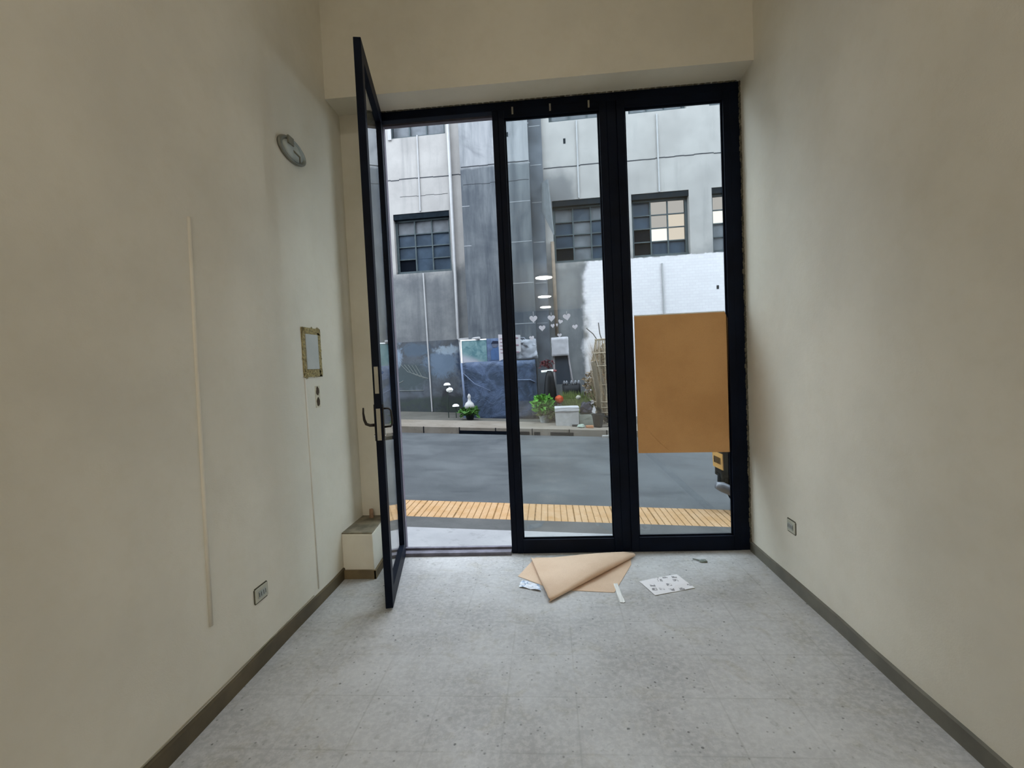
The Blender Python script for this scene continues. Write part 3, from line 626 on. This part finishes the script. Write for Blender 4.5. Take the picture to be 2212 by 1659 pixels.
for k in range(5):                                           # pale branch strokes of the mural
    xx = -4.25 + k * .11; b.tube([(xx, fy(xx, .014), 1.60 - k * .01), (xx + .2, fy(xx, .014), 1.38 - k * .05), (-3.45, fy(-3.45, .014), 1.16)], .010, 6)
b.tube([(-4.55, fy(-4.5, .014), .80), (-4.45, fy(-4.5, .014), 1.0), (-4.2, fy(-4.3, .014), 1.12)], .012, 6)
b.tube([(-4.5, fy(-4.5, .014), .84), (-3.6, fy(-3.5, .014), .82)], .010, 6)
b.build('branch_painting', plain('pale_paint_strokes', (158, 164, 160), .8), bl)

# ------------------------------------------------------------------ things on the far pavement
FYD = 12.75
def fz(x): return gz(x, 0)
# poster
t = thing('poster', 'poster of teal sea and white sand taped beside the pilaster', 'poster', (-2.05, 12.9, 1.6))
tb = NT('beach_poster'); x, y, z = tb.xyz()
e = tb.math('ADD', z, tb.math('MULTIPLY', tb.math('ADD', x, 2.4), .42)); n = tb.noise(5, 4, .6, .6)
sea = tb.mix(tb.ramp(n, .35, .65), lin((112, 158, 166)), lin((160, 198, 200)))
c = tb.mix(tb.ramp(tb.math('ADD', e, tb.math('MULTIPLY', n, .15)), 1.78, 1.98, 1, 0), sea, lin((226, 228, 238)))
beach = tb.bsdf(c, .45)
b = MB(); fbox(b, -2.36, -1.66, 1.555, 2.17, .314, .33); b.build('picture', beach, t)
b = MB(); fbox(b, -2.39, -2.36, 1.54, 2.2, .314, .34); fbox(b, -2.36, -1.66, 2.17, 2.2, .314, .34); b.build('border', M['white'], t)
t = thing('portrait_poster', 'blue toned poster of a cap-wearing figure next to the sea poster', 'poster', (-1.5, 12.9, 1.6))
b = MB(); fbox(b, -1.655, -1.20, 1.56, 2.2, .314, .323); b.build('sheet', plain('blue_grey_print', (128, 150, 186), .5, var=.3, scale=5), t)
b = MB(); b.plate([(-1.55, fy(-1.5, .325), 1.60), (-1.55, fy(-1.5, .325), 1.86), (-1.47, fy(-1.5, .325), 1.95), (-1.33, fy(-1.3, .325), 1.95), (-1.26, fy(-1.3, .325), 1.84), (-1.24, fy(-1.3, .325), 1.60)], (0, -.004, 0)); b.build('torso_print', plain('blue_print', (96, 128, 176), .5), t)
b = MB(); b.lathe([(.085, 0), (.085, .005)], (-1.42, fy(-1.42, .33), 2.02), (0, -1, 0), 20); b.build('head_print', plain('pale_print', (120, 128, 146), .5), t)
b = MB(); b.plate([(-1.53, fy(-1.5, .334), 2.05), (-1.30, fy(-1.3, .334), 2.05), (-1.33, fy(-1.3, .334), 2.12), (-1.48, fy(-1.5, .334), 2.13)], (0, -.004, 0)); b.build('cap_print', plain('dark_print', (44, 52, 74), .5), t)
# tarpaulin covered stall
def soft_box(name, x0, x1, y0, y1, z0, z1, mat, parent=None, jit=.02, n=9, seed=1, taper=.0, smooth=True):
    rd = random.Random(seed); b = MB(); idx = {}; vs = []; fs = []
    def V(i, j, k):
        key = (i, j, k)
        if key not in idx:
            u, v, w_ = i / n, j / n, k / n; tx = taper * w_; cx = (x0 + x1) / 2
            p = Vector((x0 + (x1 - x0) * u, y0 + (y1 - y0) * v, z0 + (z1 - z0) * w_)); p.x = cx + (p.x - cx) * (1 - tx)
            p += Vector((rd.uniform(-jit, jit), rd.uniform(-jit, jit), rd.uniform(-jit, jit) * (0 if k == 0 else 1))); idx[key] = len(vs); vs.append(p)
        return idx[key]
    for i in range(n):
        for j in range(n):
            fs += [(V(i, j, n), V(i + 1, j, n), V(i + 1, j + 1, n), V(i, j + 1, n)), (V(i, 0, j), V(i + 1, 0, j), V(i + 1, 0, j + 1), V(i, 0, j + 1)), (V(i + 1, n, j), V(i, n, j), V(i, n, j + 1), V(i + 1, n, j + 1)),
                   (V(0, i + 1, j), V(0, i, j), V(0, i, j + 1), V(0, i + 1, j + 1)), (V(n, i, j), V(n, i + 1, j), V(n, i + 1, j + 1), V(n, i, j + 1)), (V(i, j, 0), V(i, j + 1, 0), V(i + 1, j + 1, 0), V(i + 1, j, 0))]
    return b.add(vs, fs).build(name, mat, parent, smooth=smooth)
tb = NT('blue_tarpaulin'); nn = tb.noise(1.6, 4, .6, 1.5)
tarp = tb.bsdf(tb.mix(tb.ramp(nn, .35, .65), lin((84, 100, 122)), lin((118, 138, 172))), .38, 0, .5, bump=tb.noise(3.5, 5, .6, 2.5), bs=.5, bd=.06)
st = thing('covered_stall', 'low street stall wrapped in a dark blue tarpaulin against the wall', 'stall', (-1.2, 12.4, fz(-1.2)))
soft_box('tarpaulin', -2.24, -.30, 12.15, 12.92, fz(-.3), 1.55, tarp, st, .018, 12, 4, .03)
b = MB(); b.tube([(-1.0, 12.12, 1.02), (-.7, 12.11, 1.05), (-.45, 12.11, 1.04), (-.34, 12.13, .98)], .016, 6); b.build('cord', plain('pale_cord', (150, 168, 200), .6), st, smooth=True)
b = MB(); b.tube([(-2.2, 12.12, 1.3), (-1.9, 12.11, 1.0), (-1.5, 12.11, .8)], .010, 6); b.build('cord', plain('thin_cord', (150, 168, 200), .6), st, smooth=True)
b = MB(); b.tube([(-2.22, 12.1, 1.55), (-2.16, 12.1, .2)], .025, 8); b.build('cord', plain('pale_blue_cord', (150, 168, 200), .6), st, smooth=True)
t = thing('price_sign', 'white sign sheet with faded pink writing above the covered stall', 'sign', (-1.0, 12.5, 1.75))
b = MB(); b.plate([(-1.23, 12.12, 1.56), (-.66, 12.12, 1.78), (-.66, 12.12, 2.20), (-1.23, 12.12, 2.24)], (0, .012, 0)); b.v = b.v; b.build('sheet', plain('white_sheet', (250, 246, 250), .6, var=.03), t)
rd = random.Random(8); ink = plain('faded_pink_ink', (222, 168, 188), .6)
for r in range(5):
    zc = 2.13 - r * .09; x1 = -.70 - rd.random() * .12; pts = []; n_ = 60
    for k in range(n_): u = k / (n_ - 1); pts.append((-1.19 + (x1 + 1.19) * u, 12.112, zc + .020 * math.sin(k * 2.1) * (1 if (k // 9) % 4 else .1)))
    MB().tube(pts, .006, 5).build('writing_line', ink, t)
b = MB(); soft = soft_box('plastic_bundle', -.95, -.26, 12.26, 12.75, 1.59, 2.08, plain('milky_plastic_wrap', (236, 240, 250), .4, var=.1, bump=.4), None, .03, 8, 6, .12)
tag(soft, 'milky plastic wrapped bundle resting on top of the blue stall', 'bundle')
b = MB().tube([(-.75, 12.3, 2.04), (-.68, 12.28, 2.14), (-.58, 12.28, 2.13), (-.52, 12.3, 2.02)], .02, 8); o = b.build('strap', plain('pale_strap', (176, 182, 196), .4), soft, smooth=True)
# white headed garden ornament and low plants in front of the mural
b = MB(); b.lathe([(.02, .0), (.10, .02), (.13, .08), (.10, .15), (.045, .2), (.03, .27), (.045, .31), (.03, .36), (.005, .39)], (-2.0, 11.75, fz(-2) + .27), (0, 0, 1), 16)
b2 = b.build('swan_ornament', plain('glossy_white', (246, 246, 242), .3, var=.02), smooth=True); tag(b2, 'small white bird shaped garden ornament among the plants by the stall', 'ornament')
green = plain('leaf_green', (104, 160, 76), .6, var=.3, scale=18); green2 = plain('bright_leaf_green', (132, 214, 84), .55, var=.3, scale=16); olive = plain('olive_leaf', (136, 152, 92), .7, var=.3, scale=12); dry = plain('dry_straw', (214, 188, 154), .9, var=.3, scale=20)
potm = plain('black_plastic_pot', (34, 38, 42), .5); terra = plain('terracotta', (196, 116, 84), .7)
def pot(t, x, y, z, r, h, mat): MB().lathe([(r * .7, 0), (r, h * .9), (r * 1.08, h * .9), (r * 1.08, h), (r * .95, h), (r * .9, h * .85)], (x, y, z), (0, 0, 1), 20).build('pot', mat, t, smooth=False)
t = thing('potted_plant', 'low green plant in a pot under the white bird ornament', 'plant', (-2.0, 11.95, fz(-2)))
pot(t, -2.0, 11.75, fz(-2), .12, .16, potm); MB().leaves((-2.02, 11.72, fz(-2) + .19), (.22, .15, .10), 170, .13, 3).build('foliage', green, t)
for k, (xx, hh, lab) in enumerate(((-2.42, .30, 'small white mushroom shaped ornament left of the white bird'), (-2.62, .85, 'taller white flower ornament on a stalk in front of the mural'))):
    b = MB(); b.tube([(xx, 12.1, fz(xx)), (xx, 12.1, fz(xx) + hh)], .012, 8, k=1); b.lathe([(.09, 0), (.08, .035), (.04, .06)], (xx, 12.1, fz(xx) + hh), (0, 0, 1), 16)
    if k: b.blob((xx + .05, 12.08, fz(xx) + hh - .12), (.09, .05, .06), 8, .3, seed=4)
    tag(b.build('garden_ornament', [M['white'], plain('grey_green_stalk', (70, 84, 76), .7)], smooth=False), lab, 'ornament')
t = thing('potted_plant', 'bushy bright green plant left of the white foam box', 'plant', (-.08, 11.3, fz(0)))
pot(t, -.12, 11.38, fz(0), .14, .2, plain('white_pot', (214, 218, 214), .5)); MB().leaves((-.13, 11.38, fz(0) + .43), (.22, .16, .24), 330, .16, 5).build('foliage', green2, t); MB().leaves((-.10, 11.38, fz(0) + .2), (.16, .14, .14), 160, .14, 15).build('foliage', olive, t)
# tall dark bottle shaped bin with a pale lid bar
t = thing('umbrella_stand', 'tall black covered stand with a pale bar on top behind the green plant', 'stand', (.08, 12.1, fz(0)))
MB().lathe([(.15, 0), (.17, .4), (.15, .8), (.11, 1.1), (.06, 1.26)], (.04, 11.78, fz(0)), (0, 0, 1), 18).build('cover', plain('black_cover', (20, 26, 32), .5), t, smooth=True)
b = MB(); b.tube([(-.16, 11.78, 1.24), (.14, 11.78, 1.255)], .032, 10); b.tube([(.14, 11.78, 1.255), (.22, 11.78, 1.24)], .03, 10, k=1); b.build('handle_bar', [M['white'], plain('coral_tip', (210, 120, 120), .5)], t, smooth=True)
b = MB().leaves((-.02, 11.8, 1.42), (.16, .1, .12), 60, .10, 8); b.build('red_flowers', plain('dull_red_petal', (120, 58, 66), .7), t)
# high backed chair draped in white
t = thing('draped_chair', 'high backed chair with a white cloth over its dark backrest', 'chair', (.5, 12.3, fz(.5)))
b = MB(); b.plate([(.22, 12.42, .88), (.60, 12.42, .88), (.55, 12.50, 1.70), (.20, 12.50, 1.70)], (0, .05, 0)); b.build('backrest', plain('dark_grey_mesh', (62, 72, 84), .6), t)
soft_box('cloth_cover', .13, .56, 12.38, 12.56, 1.62, 2.10, plain('white_cloth', (250, 246, 250), .85, var=.06), t, .014, 7, 12, .02)
for x in (.16, .66): MB().tube([(x, 12.4, fz(x)), (x + (.0 if x < .3 else -.02), 12.44, .9), (x + (.02 if x < .3 else -.12), 12.5, 1.72)], .022, 8).build('leg', plain('pale_metal', (176, 168, 170), .5), t, smooth=True)
MB().box(.18, .64, 12.06, 12.45, .44, .50).build('seat', plain('seat_dark', (58, 62, 72), .7), t, bevel=.01)
for x in (.2, .62): MB().tube([(x, 12.09, fz(x)), (x, 12.09, .45)], .018, 8).build('leg', plain('pale_metal2', (176, 168, 170), .5), t)
t = thing('helmet_rack', 'black box with small silver bottles in front of the draped chair', 'box', (.56, 11.9, .4))
soft_box('box', .36, .80, 11.80, 11.97, fz(.5), .88, plain('black_box', (46, 50, 56), .5), t, .01, 5, 3)
for k, x in enumerate((.32, .46, .58, .68, .76)): MB().lathe([(.035, 0), (.04, .07), (.02, .1), (.015, .12)], (x if x > .36 else .40, 11.88, .87), (0, 0, 1), 12).build('bottle', plain('silver_cap', (188, 190, 196), .3, .4), t, smooth=True)
# grass clump, ball, foam box, bag
b = MB()
rd = random.Random(21)
for k in range(1500):
    x = rd.uniform(.42, .90); y = rd.uniform(11.58, 11.74); h_ = rd.uniform(.30, .72); l = rd.uniform(-.22, .12); z0 = fz(x) + rd.uniform(0, .12); w_ = .02
    b.add([(x, y, z0), (x + w_, y, z0), (x + l * .4 + w_, y - .02, z0 + h_ * .6), (x + l * .4, y - .02, z0 + h_ * .6), (x + l, y - .04, z0 + h_)], [(0, 1, 2, 3), (3, 2, 4)], 0 if rd.random() < .7 else 1)
o = b.build('ornamental_grass', [plain('fresh_grass', (186, 208, 124), .7, var=.3, scale=14), plain('olive_grass', (160, 172, 110), .7)]); tag(o, 'wide clump of pale green ornamental grass behind the foam box', 'grass')
t = thing('orange_flower_pot', 'round bright orange flower head above the white foam box', 'flower', (.26, 11.5, fz(.26)))
MB().blob((.25, 11.45, .56), (.10, .09, .10), 14, .1, seed=3).build('bloom', plain('vivid_orange', (255, 110, 60), .5, var=.15), t, smooth=True); MB().tube([(.25, 11.46, fz(.25)), (.25, 11.46, .5)], .012, 6).build('stem', green, t)
t = thing('foam_box', 'white foam box with lid standing on the kerb across the street', 'box', (.42, 11.0, fz(.4)))
soft_box('body', .14, .66, 10.8, 11.2, gz(.66, .015), .33, plain('foam_body', (240, 238, 234), .8, var=.08), t, .003, 4, 1, -.04, smooth=False)
soft_box('lid', .125, .675, 10.78, 11.22, .33, .42, plain('foam_lid', (255, 255, 255), .7, var=.02), t, .004, 4, 2, 0, smooth=False)
MB().box(.50, .70, 10.70, 10.78, gz(.6, .015), gz(.6, .06)).build('foot_block', M['black'], t)
o = soft_box('grey_bag', .72, 1.00, 11.0, 11.28, .25, .48, plain('slate_plastic', (92, 92, 108), .4, var=.2, bump=.4), None, .03, 6, 5, .4); tag(o, 'slumped slate grey plastic bag on the pale crate', 'bag')
o = soft_box('pale_crate', .69, 1.03, 10.95, 11.33, gz(1.1, .015), .22, plain('pale_crate_plastic', (206, 214, 200), .6), None, .004, 4, 6, -.05, smooth=False); tag(o, 'pale greenish crate right of the foam box under a grey bag', 'crate')
b = MB(); b.box(.80, .96, 10.50, 10.66, gz(1.1, .01), gz(1, .07)); o = b.build('orange_packet', plain('orange_wrapper', (226, 160, 116), .6), bevel=.01); tag(o, 'small orange packet on the kerb in front of the pale crate', 'packet')
b = MB(); b.blob((.70, 10.56, gz(.8, .05)), (.09, .07, .05), 8, .3, seed=6); o = b.build('litter', plain('white_green_litter', (206, 224, 206), .6)); tag(o, 'scrunched white and green litter left of the orange packet', 'litter')
tag(MB().blob((.70, 11.3, .60), (.07, .06, .05), 8, .2, seed=8).build('white_flower', plain('cream_petal', (232, 228, 206), .7), smooth=True), 'single cream white flower above the grass clump', 'flower')
# tall wicker bird-cage planter with dried plants
t = thing('wicker_planter', 'tall wicker plant stand full of dried branches beside the centre post', 'planter', (1.35, 11.4, fz(1.3)))
cx, cy, z0 = 1.40, 11.35, fz(1.3); wick = plain('weathered_wicker', (212, 196, 170), .8, var=.25, scale=30); b = MB()
for k in range(14):
    a = 2 * math.pi * k / 14; ca, sa = math.cos(a), math.sin(a)
    b.tube([(cx + .30 * ca, cy + .26 * sa, z0), (cx + .26 * ca, cy + .23 * sa, z0 + .8), (cx + .31 * ca, cy + .26 * sa, z0 + 1.6), (cx + .24 * ca, cy + .20 * sa, z0 + 2.02)], .014, 6)
for z in (.1, .3, .42, .55, .95, 1.4, 1.7, 2.02):
    r = .30 if z < .7 else (.27 if z < 1.2 else (.31 if z < 1.9 else .25)); n = 22
    b.tube([(cx + r * math.cos(2 * math.pi * j / n), cy + r * .86 * math.sin(2 * math.pi * j / n), z0 + z) for j in range(n + 1)], .016, 6)
b.build('wicker_frame', wick, t)
for k, a in enumerate((2.5, 1.95, 1.2, .75)):
    MB().tube([(cx + .24 * math.cos(a), cy, z0 + 2.0), (cx + .36 * math.cos(a), cy, z0 + 2.16), (cx + (.55 if k in (0, 3) else .42) * math.cos(a), cy, z0 + (2.30 if k in (0, 3) else 2.42))], .012, 6).build('spike', plain('dark_iron', (62, 64, 66), .6), t)
rd = random.Random(31); b = MB()
for k in range(900):
    a = rd.uniform(0, 6.28); r = rd.uniform(0, .22); h_ = rd.uniform(.5, 1.9); lx = rd.uniform(-.35, .25); s0 = Vector((cx + r * math.cos(a), cy + r * math.sin(a), z0 + rd.uniform(.0, .9)))
    p1 = s0 + Vector((lx * .5, rd.uniform(-.1, .1), h_ * .5)); p2 = s0 + Vector((lx, rd.uniform(-.15, .15), min(h_, 2.0)));
    if p2.z > z0 + 2.05: p2.z = z0 + 2.05 - rd.random() * .3
    w2 = .010; b.add([s0, s0 + Vector((w2, 0, 0)), p1 + Vector((w2, 0, 0)), p1, p2], [(0, 1, 2, 3), (3, 2, 4)], 0 if rd.random() < .7 else 1)
b.leaves((cx - .04, cy, z0 + 1.5), (.28, .2, .4), 700, .10, 4, k=0); b.leaves((cx + .02, cy - .1, z0 + 1.3), (.26, .15, .3), 200, .08, 44, k=1); b.leaves((cx + .02, cy - .2, z0 + 1.15), (.16, .1, .16), 90, .08, 9, k=2); b.leaves((cx - .22, cy + .3, z0 + .9), (.30, .12, .42), 600, .11, 19, k=0); b.leaves((cx - .25, cy + .25, z0 + .6), (.2, .1, .25), 160, .12, 23, k=3)
b.build('dried_foliage', [dry, plain('pale_reed', (240, 230, 214), .9), plain('orange_dry_leaf', (240, 172, 110), .8), olive], t)
MB().tube([(cx - .24, 11.0, z0), (cx - .26, 11.02, z0 + .8), (cx - .34, 11.05, z0 + 1.5)], .05, 8).build('branch', plain('grey_bark', (106, 98, 84), .9, scale=30, var=.3), t, smooth=True)
t = thing('plant_pot', 'black plastic plant pot at the foot of the wicker stand', 'pot', (1.12, 10.72, fz(1.1)))
pot(t, 1.08, 10.70, gz(1.1, .015), .13, .30, potm)
t = thing('plant_pot', 'dark footed pot right of the black plant pot on the kerb', 'pot', (1.36, 10.85, fz(1.3)))
MB().lathe([(.05, 0), (.04, .08), (.13, .14), (.15, .24), (.12, .25)], (1.36, 10.82, gz(1.4, .015)), (0, 0, 1), 18).build('pot', potm, t)
b = MB().box(1.10, 1.30, 10.05, 10.19, gz(1.3, -.125), gz(1.2, -.08)); b.blob((1.30, 10.1, gz(1.2, -.08)), (.1, .07, .05), 8, .3, seed=2); tag(b.build('rubbish', plain('pale_rubbish', (206, 204, 198), .8), bevel=.0), 'pale rubbish lying in the gutter by the centre post', 'rubbish')

# ------------------------------------------------------------------ motorcycle parked at the right, its tail towards the doorway
bike = thing('motorcycle', 'black motorcycle with yellow rear plate parked at the right edge of the glass', 'motorcycle', (2.6, 5.35, gz(2.6, -.125)))
bw = plain('black_paint', (16, 20, 26), .4, var=.1, spec=.2); tyre = plain('tyre_rubber', (22, 22, 24), .8, spec=.1); cy = 5.22
def wheel(x, y, r):
    z = gz(x, -.125) + r; b = MB(); n = 36
    b.tube([(x + (r - .05) * math.cos(2 * math.pi * j / n), y, z + (r - .05) * math.sin(2 * math.pi * j / n)) for j in range(n + 1)], .05, 12, caps=False); wv = b.build('wheel', tyre, bike, smooth=True)
    b = MB(); b.tube([(x + (r - .10) * math.cos(2 * math.pi * j / n), y, z + (r - .10) * math.sin(2 * math.pi * j / n)) for j in range(n + 1)], .015, 8, caps=False)
    for k in range(5):
        a = 2 * math.pi * k / 5; b.tube([(x, y, z), (x + (r - .1) * math.cos(a), y, z + (r - .1) * math.sin(a))], .014, 6)
    b.lathe([(.045, -.05), (.045, .05)], (x, y, z), (0, 1, 0), 14); b.build('rim', plain('grey_alloy', (90, 92, 96), .4, .6), wv); return z
wz = wheel(2.16, cy, .30); wz2 = wheel(3.46, cy, .30)
b = MB(); n = 10; vs = []
for i in range(n):                                            # rear mudguard arc, rounded in section
    a = math.radians(60 + i * 13); rr_ = .35 + .03 * math.sin(i / n * 3.1)
    for j in range(5):
        q = (j - 2) / 2; vs.append((2.16 + (rr_ - .03 * q * q) * math.cos(a), cy + .085 * q, wz + (rr_ - .03 * q * q) * math.sin(a)))
fs = [(i * 5 + j, (i + 1) * 5 + j, (i + 1) * 5 + j + 1, i * 5 + j + 1) for i in range(n - 1) for j in range(4)]
o = b.add(vs, fs).build('mudguard', bw, bike, smooth=True); s2 = o.modifiers.new('thick', 'SOLIDIFY'); s2.thickness = .012
soft_box('tail', 1.80, 2.35, cy - .13, cy + .13, .42, .58, bw, bike, .006, 6, 2, .05)
soft_box('plate_holder', 1.80, 1.90, cy - .11, cy + .12, .14, .46, plain('holder_black', (14, 18, 26), .6, spec=.1), bike, .004, 5, 3, 0)
b = MB(); b.hexa([(1.795, 5.085, .235), (1.775, 5.32, .235), (1.785, 5.32, .235), (1.805, 5.085, .235), (1.790, 5.085, .405), (1.770, 5.32, .405), (1.780, 5.32, .405), (1.800, 5.085, .405)])
pp = part_label(b.build('number_plate', plain('yellow_plate', (290, 222, 124), .5, var=.06), bike), 'yellow plate')
b = MB()
for k in range(6):
    yy = 5.115 + k * .030; zz = .33 if k < 3 else .33
    b.box(1.764 + (5.3 - yy) * .085, 1.7845, yy, yy + .006, .29, .36)
    if k % 2: b.box(1.764 + (5.3 - yy) * .085, 1.7845, yy, yy + .018, .32, .33)
b.build('plate_writing', plain('plate_brown', (150, 112, 48), .6), pp)
b = MB(); b.tube([(1.70, 5.02, .10), (1.76, 5.02, .078), (1.92, 5.02, .0), (2.3, 5.03, -.05), (2.7, 5.06, -.06)], [.035, .052, .050, .035, .022], 14); part_label(b.build('exhaust', plain('satin_silver', (186, 190, 198), .35, .3), bike, smooth=True), 'silver exhaust')
soft_box('seat', 2.15, 2.85, cy - .13, cy + .13, .56, .66, plain('black_vinyl', (26, 26, 28), .5), bike, .006, 6, 5, .08)
b = MB(); b.blob((3.02, cy, .66), (.27, .14, .14), 18); b.build('fuel_tank', plain('red_tank', (30, 32, 40), .3), bike, smooth=True)
soft_box('engine', 2.55, 2.95, cy - .13, cy + .13, -.08, .30, plain('engine_alloy', (84, 86, 90), .5, .5), bike, .015, 6, 6)
b = MB(); b.tube([(2.16, cy - .08, wz), (2.6, cy - .1, .1)], .022, 8); b.tube([(2.16, cy + .08, wz), (2.6, cy + .1, .1)], .022, 8); b.tube([(2.3, cy, .5), (2.9, cy, .52), (3.15, cy, .6)], .025, 8); b.build('frame', bw, bike)
b = MB(); b.tube([(3.46, cy - .08, wz2), (3.22, cy - .08, .72)], .022, 8); b.tube([(3.46, cy + .08, wz2), (3.22, cy + .08, .72)], .022, 8); b.build('fork', plain('fork_chrome', (150, 150, 154), .3, .8), bike, smooth=True)
b = MB(); b.tube([(3.02, cy - .36, .80), (3.12, cy - .25, .82), (3.2, cy, .76), (3.12, cy + .25, .82), (3.02, cy + .36, .80)], .014, 8); b.build('handlebar', bw, bike, smooth=True)
MB().lathe([(.02, 0), (.09, .06), (.09, .1)], (3.26, cy, .68), (1, 0, 0), 18).build('headlight', M['chrome'], bike)
soft_box('tail_light', 1.78, 1.80, cy - .06, cy + .06, .47, .53, plain('red_lens', (120, 20, 22), .3), bike, .002, 3, 8)
